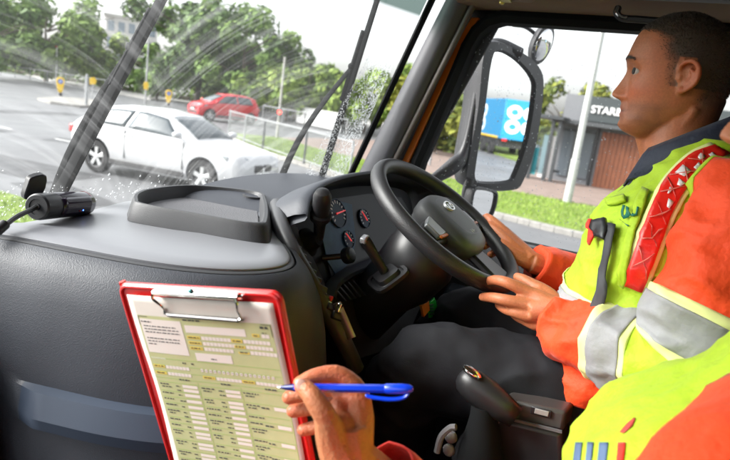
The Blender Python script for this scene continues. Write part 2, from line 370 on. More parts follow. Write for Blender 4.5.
# mirror glass normal: turned so that the seat sees back along the lorry's right flank
view = nrm(mc-EYE); want = nrm(V(.30, -.954, .008)); mn = nrm(want-view)
def mp(u, v, k=0): return onp(u, v, mc, mn)+mn*k
b = MB(); gp = [mp(u, v, .004) for u, v in glass_px]; gp = catmull(gp, 4, True)
b.prism(gp, -mn*.006); b.build('mirror_glass', mat('mirror', (.93, .94, .95), .015, 1), mir, angle=30)
def ringpts(px, k, s=1):
    pts = catmull([mp(u, v, k) for u, v in px], 4, True); c = sum(pts)/len(pts); return [c+(p-c)*s for p in pts]
b = MB(); b.loft([ringpts(glass_px, .004, 1.0), ringpts(glass_px, .016, 1.03), ringpts(outer_px, .014, .99), ringpts(outer_px, -.01, 1.02), ringpts(outer_px, -.05, .99), ringpts(outer_px, -.085, .85), ringpts(outer_px, -.1, .5)], True, False)
b.build('housing', HOUS, mir, angle=60)
pts = [mp(*random.choice(outer_px), .016)*.55+mp(*random.choice(glass_px), .010)*.45 for _ in range(240)]
drop_field('rain_drops', mir, [p+V(random.gauss(0, .006), random.gauss(0, .01), random.gauss(0, .03)) for p in pts], [mn]*240, (.001, .0024), DROP)
b = MB(); P = [on(489, 46, 'x', 1.40), on(484, 60, 'x', 1.40), on(474, 110, 'x', 1.38), on(464, 152, 'x', 1.36), on(453, 166, 'x', 1.33), on(432, 180, 'x', 1.27), on(405, 195, 'x', 1.2)]
b.tube(catmull(P, 6), [.024+.008*math.sin(i/3) for i in range(37)], 12, flat=.8); b.build('mirror_arm', HOUS, mir)
b = MB(); P = [on(486, 47, 'x', 1.40), on(500, 45, 'x', 1.45), on(520, 54, 'x', 1.50)]; b.tube(catmull(P, 5), .022, 10); b.build('mirror_arm', HOUS, mir)
# small kerb mirror underneath
sm = empty('kerb_mirror'); sm.parent = cab
sp = [(471, 190), (480, 187), (493, 190), (496, 195), (493, 210), (487, 219), (474, 222), (468, 214)]
c2 = on(482, 204, 'x', 1.42); n2 = nrm(nrm(V(.45, -.89, -.10))-nrm(c2-EYE))
def sring(k, s):
    pts = catmull([onp(u, v, c2, n2)+n2*k for u, v in sp], 4, True); c = sum(pts)/len(pts); return [c+(p-c)*s for p in pts]
b = MB(); b.prism(sring(.003, .82), -n2*.004); b.build('mirror_glass', _mats['mirror'], sm, angle=30)
b = MB(); b.loft([sring(.003, .82), sring(.012, .88), sring(.01, 1), sring(-.02, 1.02), sring(-.05, .7)], True, False); b.build('housing', HOUS, sm, angle=60)
b = MB(); b.tube(catmull([on(470, 178, 'x', 1.38), on(466, 195, 'x', 1.38), on(470, 208, 'x', 1.40)], 5), .016, 10); b.build('mirror_arm', HOUS, sm)
# wide-angle front mirror on a wire arm at the top
wm = empty('wide_angle_mirror'); wm.parent = cab
c3 = on(543, 45, 'x', 1.62); n3 = nrm(V(-.35, -.85, -.3)); a3 = nrm(on(550, 28, 'x', 1.62)-on(536, 62, 'x', 1.62))
n3 = nrm(n3-a3*(n3@a3)); b3 = np.cross(a3, n3)
def oval(ra, rb, k): return [c3+a3*ra*math.cos(q)+b3*rb*math.sin(q)+n3*k for q in np.linspace(0, 2*math.pi, 28, endpoint=False)]
b = MB(); b.loft([oval(.064, .050, .0), oval(.05, .039, .008), oval(.03, .024, .014), oval(.008, .006, .0165)], True, True); b.build('mirror_glass', _mats['mirror'], wm, angle=180)
b = MB(); b.loft([oval(.064, .05, .002), oval(.071, .057, .0), oval(.066, .053, -.02), oval(.03, .025, -.035)], True, True); b.build('housing', HOUS, wm, angle=60)
b = MB(); b.tube(catmull([on(513, 25, 'x', 1.5), on(525, 27, 'x', 1.58), on(535, 34, 'x', 1.64), on(541, 42, 'x', 1.66)], 6), .007, 8); b.build('mirror_arm', BLACK, wm)

# ------------------------------------------------------------------ dashboard: centre console (peninsula between the seats)
dash = empty('dashboard'); dash.parent = cab
edge = [(-.42, 1.22), (-.25, 1.12), (-.12, 1.0), (-.063, .906), (-.028, .78), (.004, .672), (.042, .595), (.09, .542), (.15, .514), (.205, .522), (.262, .565), (.325, .625), (.40, .70), (.47, .78), (.535, .875)]
ec = catmull([V(x, y, 0) for x, y in edge], 8)
def outn(i):
    t = nrm(ec[min(i+1, len(ec)-1)]-ec[max(i-1, 0)]); return V(t[1], -t[0], 0) if (V(t[1], -t[0], 0) @ V(-.2, -1, 0)) > 0 or i > 70 else V(t[1], -t[0], 0)
NE = len(ec); nrmls = []
for i in range(NE):
    t = nrm(ec[min(i+1, NE-1)]-ec[max(i-1, 0)]); nrmls.append(V(t[1], -t[0], 0))
flip = 1 if nrmls[30] @ V(-1, -.3, 0) > 0 else -1
nrmls = [n*flip for n in nrmls]
prof = [(1.897, .002), (1.890, .016), (1.868, .034), (1.83, .048), (1.77, .056), (1.71, .058), (1.699, .058), (1.695, .074), (1.660, .088), (1.640, .082), (1.632, .062), (1.60, .06), (1.5, .06), (1.3, .05), (1.05, .04)]
rings = []
for z, o in prof:
    row = []
    for i in range(NE):
        s = i/(NE-1); k = o
        if z < 1.70 and z > 1.605:                      # the raised slate ledge only runs along the passenger side
            g = min(1, max(0, (s-.255)/.03))*min(1, max(0, (.60-s)/.03)); k = .058+(o-.058)*g
        flare = max(0, s-.52)*max(0, 1.87-z)*1.15 if s < .75 else .23*max(0, 1.87-z)*1.15
        row.append(V(ec[i][0], ec[i][1], z)+nrmls[i]*(k+flare*.6)+V(.25, 0, 0)*max(0, s-.5)*max(0, 1.87-z))
    rings.append(row)
b = MB(); b.grid(rings)
con = b.build('console_side', [PLASTIC, SLATE], dash, angle=35)
nc = NE-1
idx = []
for r in range(len(prof)-1):
    for i in range(nc): idx.append(1 if (prof[r][0] <= 1.70 and prof[r+1][0] >= 1.63 and .262 < i/nc < .615) else 0)
con.data.polygons.foreach_set('material_index', idx)
# flat top panel with its own edge, set in the console
top = [V(p[0], p[1], 1.899) for p in ec[8:]]
far = [V(.56, .98, 1.899), V(.54, 1.06, 1.899), (.30, 1.045, 1.897), (.15, 1.005, 1.895), (0, .985, 1.893), (-.12, 1.06, 1.89), (-.25, 1.135, 1.885)]
cen = V(.22, .80, 0)
def shrink(P, d): return [np.array(p)+nrm(V(cen[0]-p[0], cen[1]-p[1], 0))*d for p in P]
loop = [np.array(p, float) for p in top+far]
b = MB(); b.loft([[p-V(0, 0, .03) for p in loop], [p+V(0, 0, -.002) for p in shrink(loop, .002)], [p+V(0, 0, .0) for p in shrink(loop, .006)]], True, True); b.build('top_rim', PLASTIC_SM, dash, angle=40)
inn = shrink(loop, .012)
def dome(P, k): return [p+V(0, 0, k) for p in P]
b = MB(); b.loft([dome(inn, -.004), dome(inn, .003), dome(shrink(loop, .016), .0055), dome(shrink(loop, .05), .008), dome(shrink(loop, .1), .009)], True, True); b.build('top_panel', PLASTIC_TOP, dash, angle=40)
# seam that curls down the passenger side
seam = [onp(u, v, (-.075, .906, 1.9), V(-.92, -.39, 0))+V(-.088, -.037, 0) for u, v in ((-12, 305), (0, 328), (12, 356), (21, 390), (26, 425), (29, 465), (30, 520))]
b = MB(); b.tube(catmull(seam, 6), .009, 10); b.build('seam', PLASTIC_SM, dash)
seam2 = [p+V(-.012, .05, -.015) for p in seam]
b = MB(); b.loft([[p+V(0, .0, 0), p+V(.02, -.04, 0), p+V(.05, .0, 0)] for p in catmull(seam2, 4)], True, True); b.build('glovebox_lid', PLASTIC, dash)
# oddments tray standing on the panel
TRAY = mat('tray plastic', (.035, .036, .04), .5, vor=(800, .2))
tr_px = [(133, 213), (135, 206), (150, 200), (192, 194), (255, 200), (264, 207), (266, 232), (256, 238), (190, 228), (140, 219)]
def tz(px, z): return [on(u, v, 'z', z) for u, v in px]
tb = catmull(tz([(131, 217), (134, 209), (152, 203), (194, 199), (256, 205), (266, 213), (268, 236), (256, 243), (190, 232), (138, 222)], 1.905), 5, True)
tt = [p+V(0, 0, .036) for p in tb]; tcn = sum(tb)/len(tb)
def sc(P, s, z=0): return [tcn+(p-tcn)*s+V(0, 0, p[2]-tcn[2]-(p[2]-tcn[2])*s+z) for p in P]
b = MB(); b.loft([sc(tb, 1.05), sc(tt, .99, -.006), sc(tt, .965, 0), sc(tt, .92, 0), sc(tt, .90, -.006), sc(tb, .86, .006)], True, False); b.add([*sc(tb, .865, .0065)], [tuple(range(len(tb)))]); b.build('tray', TRAY, dash, angle=50)
b = MB(); t2 = [p+V(0, 0, .004) for p in sc(tb, .84, .006)]; b.add(t2, [tuple(range(len(t2)))]); b.build('tray_mat', mat('ribbed tray mat', (.13, .13, .14), .6, bump=(260, .5, .004)), dash)
# little cup beside the tray and sensor knobs by the screen
b = MB(); cpos = on(254, 197, 'z', 1.93); b.lathe(cpos-V(0, 0, .03), (0, 0, 1), [(.026, 0), (.028, .03), (.028, .034), (.022, .034), (.02, .015), (.001, .014)], 20); b.build('cup_recess', TRAY, dash)
for (u, v, r) in ((268, 196, .011), (277, 193, .013), (284, 197, .010)):
    b = MB(); p = on(u, v, 'y', .86); b.ball(p, (r*1.2, r, r), 7); b.tube([p, p+V(-.01, 0, -.03)], r*.5, 8); b.build('vent_knob', BLACK, dash)

# ------------------------------------------------------------------ driver's instrument pod
pod = empty('instrument_panel'); pod.parent = cab
pA, pB, pC = V(.40, .68, 1.936), V(1.0, .665, 1.94), on(335, 282, 'y', .60)
fn = nrm(np.cross(pB-pA, pC-pA)); fn = fn if fn[1] < 0 else -fn
def fp(u, v, k=0): return onp(u, v, pA, fn)+fn*k
face_px = [(288, 214), (300, 200), (330, 190), (368, 186), (402, 190), (412, 205), (413, 240), (400, 262), (360, 280), (338, 300), (322, 303), (300, 262)]
fl = [fp(u, v) for u, v in face_px]
b = MB(); b.prism(catmull(fl, 4, True), -fn*.05); b.build('face_plate', mat('face plate', (.012, .013, .016), .6, spec=.12), pod, angle=30)
scr = [fp(u, v, .004) for u, v in ((312, 206), (334, 199), (368, 194), (400, 198), (409, 212), (408, 244), (384, 264), (344, 277), (330, 277))]
b = MB(); b.prism(scr, -fn*.006); b.build('instrument_screen', mat('instrument black', (.008, .009, .012), .45, spec=.15), pod)
blue = [fp(u, v, .0055) for u, v in ((313, 206), (331, 200), (350, 205), (354, 240), (350, 262), (334, 275), (326, 262))]
b = MB(); b.prism(blue, -fn*.003); b.build('display', mat('display blue', (.05, .13, .23), .5, spec=.15, var=(14, .5)), pod)
ux = nrm(pB-pA); uy = nrm(np.cross(fn, ux)); uy = uy if uy[2] > 0 else -uy
def gauge(u, v, r, ang, col, ticks):
    c = fp(u, v, .007); g = MB(); g.lathe(c, fn, [(r*1.06, -.002), (r*1.06, .003), (r, .003), (r*.98, .001), (.001, .001)], 28); g.build('gauge', mat('gauge face', (.02, .045, .085), .5, spec=.15), pod)
    t = MB()
    for k in range(ticks):
        a = rad(215-250*k/(ticks-1)); d = ux*math.cos(a)+uy*math.sin(a); e = np.cross(fn, d)
        p0 = c+fn*.0022+d*r*.70; p1 = c+fn*.0022+d*r*.93; h = e*r*.05
        t.add([p0-h, p0+h, p1+h, p1-h], [(0, 1, 2, 3)])
    t.build('tick_marks', mat('gauge white', (.8, .82, .8), .5), pod)
    d = ux*math.cos(rad(ang))+uy*math.sin(rad(ang)); e = np.cross(fn, d); n_ = MB()
    n_.prism([c-d*r*.35-e*r*.06+fn*.004, c-d*r*.35+e*r*.06+fn*.004, c+d*r*.9+e*r*.03+fn*.004, c+d*r*.9-e*r*.03+fn*.004], fn*.002); n_.build('needle', mat('red needle', (.7, .02, .03), .4, emit=(1, .03, .03, .15)), pod)
gauge(335, 214, .034, 5, 0, 13); gauge(346, 240, .021, 125, 0, 9); gauge(362, 219, .024, 120, 0, 11); gauge(364, 243, .017, 120, 0, 7)
# hood over the dials
hood_in = [(282, 226), (287, 208), (303, 194), (335, 184), (370, 180), (404, 182), (418, 194), (420, 215)]
hood_b = [fp(u, v, .0) for u, v in hood_in]
def hoodrow(k, up): return catmull([p+fn*k+V(0, 0, up)+V(0, .0, 0) for p in hood_b], 5)
b = MB(); b.grid([hoodrow(-.10, .0), hoodrow(-.03, .016), hoodrow(.03, .016), hoodrow(.06, .010), hoodrow(.066, .002), hoodrow(.060, -.004), hoodrow(.0, -.004)]); b.build('hood', PLASTIC, pod, angle=60)
b = MB(); back = [p-fn*.1 for p in hood_b]; b.grid([catmull(back, 5), catmull([V(p[0], .98, p[2]-.03) for p in hood_b], 5)]); b.build('hood_back', PLASTIC, pod, angle=60)
# dash shelf between hood, console and the screen
b = MB(); b.loft([[V(.36, .80, 1.86), V(.45, 1.10, 1.86), V(.45, 1.10, 1.6), V(.36, .8, 1.6)], [V(1.15, .72, 1.86), V(1.15, .99, 1.86), V(1.15, .99, 1.6), V(1.15, .72, 1.6)]]); b.build('dash_shelf', PLASTIC, dash, bevel=.01)
# vent row and slats under the dials
for k in range(5):
    b = MB(); u = 320+k*5.2
    p0 = fp(u, 287-k*1.2, .02); p1 = fp(u+5, 306-k*1.5, .045); d = nrm(p1-p0); e = nrm(np.cross(d, fn))*.003
    b.prism([p0-e, p0+e, p1+e, p1-e], fn*.012); b.build('vent_slat', BLACK, pod, bevel=.001)
b = MB(); arc = [fp(u, v, .028) for u, v in ((318, 300), (322, 288), (334, 278), (352, 270), (372, 262), (390, 254), (404, 246))]
b.tube(catmull(arc, 5), .0105, 8, flat=1.6); b.build('pod_ledge', SLATE, pod)
lower = [fp(u, v, .012) for u, v in ((318, 298), (350, 274), (404, 250), (420, 300), (400, 345), (352, 360))]
b = MB(); b.prism(lower, -fn*.03); b.build('lower_panel', BLACK_M, pod)
# big black lever (parking brake valve) with gaiter and collar
p0 = fp(306, 243, .0); p1 = fp(306, 238, .035); tip = on(323, 190, 'y', p1[1]-.03)
lv = empty('brake_lever'); lv.parent = cab
d = nrm(tip-p1)
b = MB(); b.lathe(p0, fn, [(.032, 0), (.032, .008), (.026, .012), (.02, .02), (.014, .035)], 20); b.build('gaiter', RUBBER, lv)
b = MB(); L_ = np.linalg.norm(tip-p1); b.lathe(p1-d*.01, d, [(.011, 0), (.013, L_*.3), (.0165, L_*.45), (.023, L_*.47), (.023, L_*.56), (.017, L_*.58), (.019, L_*.75), (.019, L_*.95), (.014, L_*1.04), (.005, L_*1.07)], 18); b.build('handle', BLACK, lv)
# small turn-knob
kn = empty('light_switch'); kn.parent = cab
p0 = fp(322, 258, .0); p1 = fp(331, 260, .045); b = MB(); b.tube([p0, p1], .007, 10); b.build('stem', BLACK, kn)
b = MB(); b.lathe(p1-fn*.004, fn, [(.017, -.004), (.019, 0), (.019, .014), (.014, .018)], 18); b.build('knob', BLACK, kn, bevel=.001)
b = MB()
for (du, dv) in ((0, 0), (5, 0), (0, 6), (5, 6)): b.prism([fp(299+du, 241+dv, .001), fp(302+du, 241+dv, .001), fp(302+du, 245+dv, .001), fp(299+du, 245+dv, .001)], fn*.001)
b.build('switch_symbols', mat('pale grey print', (.45, .45, .47), .6), pod)
# rocker switches along the console's driver edge
sw_px = [(283, 238), (288, 246), (293, 254), (298, 262), (303, 270), (308, 278), (314, 287), (320, 297), (325, 306), (330, 315)]
for k, (u, v) in enumerate(sw_px):
    p = on(u+6, v+2, 'y', .62-.014*k); b = MB(); Rz = np.array(Euler((rad(-30), rad(25), rad(-35))).to_matrix())
    b.box(p, (.026, .018, .014), Rz); o = b.build('rocker_switch', BLACK, dash, bevel=.003)
    b = MB(); b.box(p+Rz@V(-.008, 0, .008), (.007, .012, .003), Rz); b.build('switch_mark', mat('switch silver', (.62, .63, .64), .3, .3), o, bevel=.001)
b = MB(); P = [on(u, v, 'y', y) for u, v, y in ((277, 205, .74), (281, 225, .66), (292, 250, .60), (308, 278, .56), (325, 308, .52), (342, 338, .48), (356, 368, .46))]
b.tube(catmull(P, 5), .017, 10); b.build('switch_rail', PLASTIC_SM, dash)
P2 = [on(u, v, 'y', y) for u, v, y in ((300, 205, .70), (301, 220, .68), (303, 235, .66), (315, 262, .62), (328, 290, .58), (340, 318, .54), (358, 352, .50))]
b = MB(); b.grid([catmull(P, 5), catmull(P2, 5)]); b.build('switch_bank', BLACK_M, dash)
p0 = on(336, 303, 'y', .50); p1 = on(351, 338, 'y', .46); b = MB(); b.tube([p0, p1], .011, 10, flat=.5); b.build('hazard_paddle', mat('dark steel', (.35, .35, .36), .3, .8), dash)
b = MB(); q = on(339, 308, 'y', .49); b.box(q, (.012, .01, .02), np.array(Euler((0, rad(25), 0)).to_matrix())); b.build('paddle_cap', CHROME, dash, bevel=.003)
b = MB(); q = on(330, 299, 'y', .515); b.box(q, (.010, .01, .012)); b.build('red_button', mat('red button', (.6, .02, .02), .4), dash, bevel=.002)
# footwell: dark bulkhead, floor, engine cover
b = MB(); b.loft([[V(x, .95, .95), V(x, .78, 1.25), V(x, .72, 1.62), V(x, .80, 1.80), V(x, 1.05, 1.8), V(x, 1.05, .95)] for x in (.20, .7, 1.15)]); b.build('bulkhead', BLACK_M, cab, bevel=.01)
b = MB(); b.box((0, .25, .90), (2.36, 1.7, .08)); b.build('floor_mat', BLACK_M, cab, bevel=.01)

# ------------------------------------------------------------------ steering wheel and column
sw = empty('steering_wheel'); sw.parent = cab
WC, WT = V(.6155, .395, 1.949), rad(32.4)
wa, wb, wn = V(1, 0, 0), V(0, math.cos(WT), math.sin(WT)), V(0, -math.sin(WT), math.cos(WT))
def wl(x, y, k=0): return WC+wa*x+wb*y+wn*k
def wp(u, v, k=0): return onp(u, v, WC+wn*k, wn)
b = MB(); rr = []
for q in np.linspace(0, 2*math.pi, 72, endpoint=False):
    d = wa*math.cos(q)+wb*math.sin(q)
    rr.append([WC+d*(.188+.0165*math.cos(t))+wn*.0185*math.sin(t) for t in np.linspace(0, 2*math.pi, 14, endpoint=False)])
b.loft(rr+[rr[0]], True, False); b.build('rim', mat('wheel rim', (.022, .022, .024), .42, vor=(700, .25)), sw, angle=180)
pad = [(-.083, .035), (-.06, .062), (0, .072), (.06, .062), (.083, .035), (.088, -.02), (.075, -.07), (.04, -.092), (0, -.098), (-.04, -.092), (-.075, -.07), (-.088, -.02)]
def pr(s, k): return catmull([wl(x*s, y*s, k) for x, y in pad], 4, True)
b = MB(); b.loft([pr(.9, -.03), pr(1.0, -.012), pr(1.02, .006), pr(.97, .018), pr(.80, .026), pr(.45, .030)], True, True); b.build('hub', mat('wheel hub', (.05, .052, .056), .5, bump=(800, .08, .001)), sw, angle=60)
for sx in (-1, 1):
    b = MB(); b.loft([[wl(sx*.07, .03, .004), wl(sx*.07, -.045, .004), wl(sx*.07, -.045, -.016), wl(sx*.07, .03, -.016)], [wl(sx*.13, .012, .002), wl(sx*.13, -.04, .002), wl(sx*.13, -.04, -.014), wl(sx*.13, .012, -.014)], [wl(sx*.185, .02, .004), wl(sx*.185, -.055, .004), wl(sx*.185, -.055, -.012), wl(sx*.185, .02, -.012)]])
    sp_ = b.build('spoke', BLACK, sw, bevel=.006)
    b = MB(); b.loft([[wl(sx*.092, .022, .016), wl(sx*.092, -.03, .016), wl(sx*.092, -.03, .0), wl(sx*.092, .022, .0)], [wl(sx*.128, .008, .012), wl(sx*.128, -.03, .012), wl(sx*.128, -.03, .0), wl(sx*.128, .008, .0)]]); b.build('button_pad', mat('button silver', (.32, .33, .34), .35, .5), sp_, bevel=.003)
    b = MB(); b.box(wl(sx*.11, -.033, .012), (.036, .006, .006), np.array([wa, wb, wn]).T); b.build('red_line', mat('amber line', (.5, .14, .03), .4), sp_, bevel=.001)
b = MB(); b.loft([[wl(-.03, -.08, .002), wl(.03, -.08, .002), wl(.03, -.08, -.018), wl(-.03, -.08, -.018)], [wl(-.045, -.186, .004), wl(.045, -.186, .004), wl(.045, -.186, -.012), wl(-.045, -.186, -.012)]]); b.build('spoke', BLACK, sw, bevel=.006)
# oval badge: ring and two small marks
bc = (0, .02)
def ov(a, b_, k): return [wl(bc[0]+a*math.cos(q), bc[1]+b_*math.sin(q), k) for q in np.linspace(0, 2*math.pi, 28, endpoint=False)]
b = MB(); b.loft([ov(.020, .014, .026), ov(.020, .014, .0345), ov(.0165, .011, .0345), ov(.0165, .011, .026)], True, False); b.build('badge_ring', mat('badge silver', (.75, .76, .77), .25, .6), sw)
b = MB()
for sx in (-1, 1): b.box(wl(sx*.006, .02, .0325), (.004, .013, .004), np.array([wa, wb, wn]).T); b.box(wl(sx*.0095, .02+sx*.004, .0325), (.006, .004, .004), np.array([wa, wb, wn]).T)
b.build('badge_mark', _mats['badge silver'], sw)
b = MB(); b.loft([pr(.66, .0318), pr(.67, .0325), pr(.655, .0325)], True, False); b.build('hub_seam', BLACK, sw)
b = MB()
for x in (-.006, .004): b.box(wl(x, -.055, .0285), (.002, .010, .002), np.array([wa, wb, wn]).T)
b.box(wl(.0085, -.055, .0285), (.007, .002, .002), np.array([wa, wb, wn]).T)
b.build('hub_print', _mats['pale grey print'], sw)
# column shroud, stalks
col = empty('steering_column'); col.parent = cab
b = MB(); ax = -wn
def cr(k, w_, h_, up=0): return [WC+ax*k+wa*w_*math.cos(q)+wb*(h_*math.sin(q)+up) for q in np.linspace(0, 2*math.pi, 20, endpoint=False)]
b.loft([cr(.025, .05, .05), cr(.04, .075, .072), cr(.10, .095, .085, -.01), cr(.17, .095, .08, -.01), cr(.22, .08, .07), cr(.5, .06, .06)]); b.build('shroud', BLACK, col, angle=50)
s0 = on(386, 274, 'x', .50); s1 = on(365, 240, 'x', .455)
b = MB(); d = nrm(s1-s0); b.tube([s0-d*.02, s0+d*.02, s0+(s1-s0)*.6, s1], [.011, .010, .0115, .0125], 10, flat=.7); b.build('stalk', BLACK, col)
b = MB(); b.box(s1+d*.002, (.02, .014, .014), np.array(Euler((0, rad(-20), 0)).to_matrix())); b.build('stalk_end', mat('stalk silver', (.4, .41, .43), .3, .3), col, bevel=.003)
sq = [(-1, -1), (0, -1.15), (1, -1), (1.15, 0), (1, 1), (0, 1.15), (-1, 1), (-1.15, 0)]
e1 = nrm(np.cross(d, V(0, 0, 1))); e2 = np.cross(e1, d)
def sqr(r, k): return catmull([s0+d*k+e1*x*r+e2*y*r for x, y in sq], 3, True)
b = MB(); b.loft([sqr(.036, -.012), sqr(.036, -.004), sqr(.030, -.004), sqr(.030, -.008), sqr(.024, -.006), sqr(.022, .004), sqr(.014, .006)], True, True); b.build('stalk_boot', BLACK, col)
b = MB(); b.tube([wl(.05, -.05, -.06), wl(.17, -.03, -.06), wl(.2, -.02, -.05)], [.009, .011, .012], 10); b.build('stalk', BLACK, col)

# ------------------------------------------------------------------ driver's seat, gear lever, floor console, seat belt
seat = empty('driver_seat'); seat.parent = cab
SEATF = mat('seat fabric', (.035, .035, .04), .9, bump=(900, .3, .002))
b = MB(); b.loft([[V(.62+x, y, z) for x, z in ((-.24, 1.52), (-.25, 1.57), (-.2, 1.585), (0, 1.575), (.2, 1.585), (.25, 1.57), (.24, 1.52), (.2, 1.45), (-.2, 1.45))] for y in (-.28, -.1, .15, .24)]); b.build('cushion', SEATF, seat, bevel=.02, seg=3)
b = MB(); b.loft([[V(.62+x*wd, -.25-t*.10+y, 1.52+t*.72) for x, y in ((-.25, 0), (-.2, -.02), (0, -.01), (.2, -.02), (.25, 0), (.22, -.12), (-.22, -.12))] for t, wd in ((0, 1), (.5, 1), (.85, .9), (1, .6))]); b.build('backrest', SEATF, seat, bevel=.02, seg=3)
b = MB(); b.box((1.18, -.6, 1.75), (.07, .4, 1.75)); b.build('rear_quarter', TRIM, cab, bevel=.01)
b = MB(); b.box((.62, -.2, 1.2), (.36, .4, .5)); b.build('seat_base', BLACK_M, seat, bevel=.02)
gl = empty('gear_lever'); gl.parent = cab
k0 = on(472, 384, 'x', .33); kd = nrm(on(520, 420, 'x', .33)-k0)
b = MB(); b.loft([[k0+kd*t+V(0, 0, -.001)+r*(math.cos(q)*V(1, 0, 0)*.85+math.sin(q)*nrm(np.cross(kd, V(1, 0, 0)))) for q in np.linspace(0, 2*math.pi, 16, endpoint=False)] for t, r in ((-.028, .004), (-.026, .012), (-.018, .022), (0, .029), (.03, .030), (.06, .026), (.09, .02))]); b.build('knob', BLACK, gl, angle=180)
cp = on(472, 372, 'x', .318); b = MB(); b.ball(cp, (.012, .019, .007), 7, np.array(Euler((rad(18), 0, 0)).to_matrix())); b.build('knob_badge', CHROME, gl)
b = MB(); b.tube(catmull([k0+kd*.03+V(0, 0, -.02), k0+V(0, -.04, -.16), k0+V(0, -.06, -.5)], 5), [.035-.012*math.cos(i/2) for i in range(11)], 12); b.build('gaiter', RUBBER, gl)
fc = empty('floor_console'); fc.parent = cab
c0 = [on(u, v, 'x', .36) for u, v in ((503, 398), (566, 412), (563, 432), (498, 417))]
wv = V(-.085, .012, .0)
b = MB(); rr = [c0[0], c0[1], c0[2], c0[3]]
b.prism([p for p in rr], wv*-.6); b.build('console_cap', mat('console cap', (.06, .054, .052), .42, .1), fc, bevel=.006)
b = MB(); b.prism([onp(u, v, c0[0]+V(-.004, 0, 0), V(1, 0, 0)) for u, v in ((531, 406), (552, 411), (551, 419), (530, 414))], V(.004, 0, 0)); sb_ = b.build('switch_frame', BLACK, fc, bevel=.002)
b = MB(); b.prism([onp(u, v, c0[0]+V(-.006, 0, 0), V(1, 0, 0)) for u, v in ((535, 408.5), (549, 412), (548, 417), (534, 413.5))], V(.004, 0, 0)); b.build('switch_key', mat('switch grey', (.3, .28, .27), .35), sb_, bevel=.001)
b = MB(); b.prism([onp(u, v, c0[0]+V(-.006, 0, 0), V(1, 0, 0)) for u, v in ((508, 399.5), (517, 401.5), (512, 416), (503, 414))], V(.006, 0, 0)); b.build('console_catch', _mats['dark steel'], fc, bevel=.003)
body = [on(u, v, 'x', .352) for u, v in ((502, 417), (563, 432), (570, 520), (470, 560), (478, 440), (490, 422))]
b = MB(); b.prism(body, V(.11, 0, 0)); b.build('console_body', BLACK, fc, bevel=.012, seg=3)
b = MB(); b.prism([p+V(-.002, 0, 0) for p in [on(u, v, 'x', .35) for u, v in ((492, 423), (504, 416), (562, 430.5), (562, 433), (505, 419), (496, 425), (484, 445), (481, 445))]], V(.004, 0, 0)); b.build('console_piping', mat('console edge', (.12, .12, .125), .35), fc)
b = MB(); b.tube(catmull([on(437, 452, 'x', .3), on(441, 437, 'x', .3), on(450, 428, 'x', .3), on(456, 427, 'x', .3)], 5), .006, 8); b.build('cable_loop', mat('grey cable', (.2, .2, .21), .5), fc)
b = MB()
for (u, v) in ((451, 437), (449, 450)): b.ball(on(u, v, 'x', .32), (.008, .012, .012), 6)
b.build('catch_pins', mat('grey pin', (.25, .25, .26), .4), fc)
# ================================================================== outside: ground, road, verges
random.seed(11)
ASPH = mat('wet asphalt', (.15, .152, .158), .6, var=(.35, .45, (.10, .102, .107)), bump=(40, .2, .008), wet=(.38, .62), spec=.42)
GRASSM = mat('grass soil', (.17, .25, .03), .9, var=(1.5, .6, (.09, .13, .025)), bump=(30, .6, .03))
KERB = mat('kerb stone', (.30, .29, .27), .8, var=(3, .35), bump=(30, .3, .006))
PAVE = mat('paving', (.27, .2, .17), .75, var=(2, .3), bump=(20, .3, .006))
CONC = mat('pale concrete', (.42, .41, .39), .8, var=(2, .25), bump=(25, .2, .005))
STEEL = mat('galvanised steel', (.38, .39, .4), .45, .6, var=(8, .2))
def sheet(name, pts, z, m, kind='structure'):
    b = MB(); b.add([V(x, y, z) for x, y in pts], [tuple(range(len(pts)))]); o = b.build(name, m, None, smooth=False); o['kind'] = kind; return o
b = MB(); R_ = 1500; b.add([V(R_*math.cos(q), R_*math.sin(q), 0) for q in np.linspace(0, 2*math.pi, 48, endpoint=False)], [tuple(range(48))]); b.build('ground', mat('distant ground', (.07, .10, .04), .95, var=(.02, .4)), None, smooth=False)['kind'] = 'structure'
sheet('road', [(-25, -120), (26, -120), (26, 12), (80, 12), (90, 36), (60, 75), (-25, 130)], .004, ASPH)
def raised(name, pts, h, m, kerb_to=None):
    b = MB(); lo = [V(x, y, 0) for x, y in pts]; b.loft([lo, [p+V(0, 0, h) for p in lo]], True, True); o = b.build(name, m, None, smooth=False); o['kind'] = 'structure'; return o
kerb = [(13.4, -60), (13.1, -20), (12.9, -5), (12.75, .8), (13.2, 3), (13.8, 5.8), (14.5, 8.0), (15.9, 10.4), (17.1, 12.8), (19.8, 16.3), (21.4, 17.7)]
kc = catmull([V(x, y, 0) for x, y in kerb], 6)
back = [(23.5, 16.4), (21.2, 13), (19.6, 9), (18.6, 5), (18.3, 1), (18.3, -60)]
raised('verge', [(p[0]+.15, p[1]) for p in kc]+back, .13, GRASSM)
kroot = empty('kerb'); kroot['kind'] = 'structure'
acc = 0; pp = kc[0]; 
i0 = 0
for i in range(len(kc)-1):                              # kerb stones, one by one
    a, c = kc[i], kc[i+1]; n = max(1, int(np.linalg.norm(c-a)/.95)) 
    if a[1] < -12: continue
    for k in range(n):
        p = a+(c-a)*k/n; q = a+(c-a)*(k+1)/n; t = nrm(q-p); nn_ = V(t[1], -t[0], 0); q = q-t*.012
        b = MB(); b.loft([[p, p+nn_*.15, p+nn_*.15+V(0, 0, .135), p+nn_*.02+V(0, 0, .135), p+V(0, 0, .11)], [q, q+nn_*.15, q+nn_*.15+V(0, 0, .135), q+nn_*.02+V(0, 0, .135), q+V(0, 0, .11)]]); b.build('kerb_stone', KERB, kroot, smooth=False)
raised('pavement', [(x-.0, y) for x, y in back[::-1]]+[(27, 16.5), (60, 14), (60, -60)], .12, PAVE)
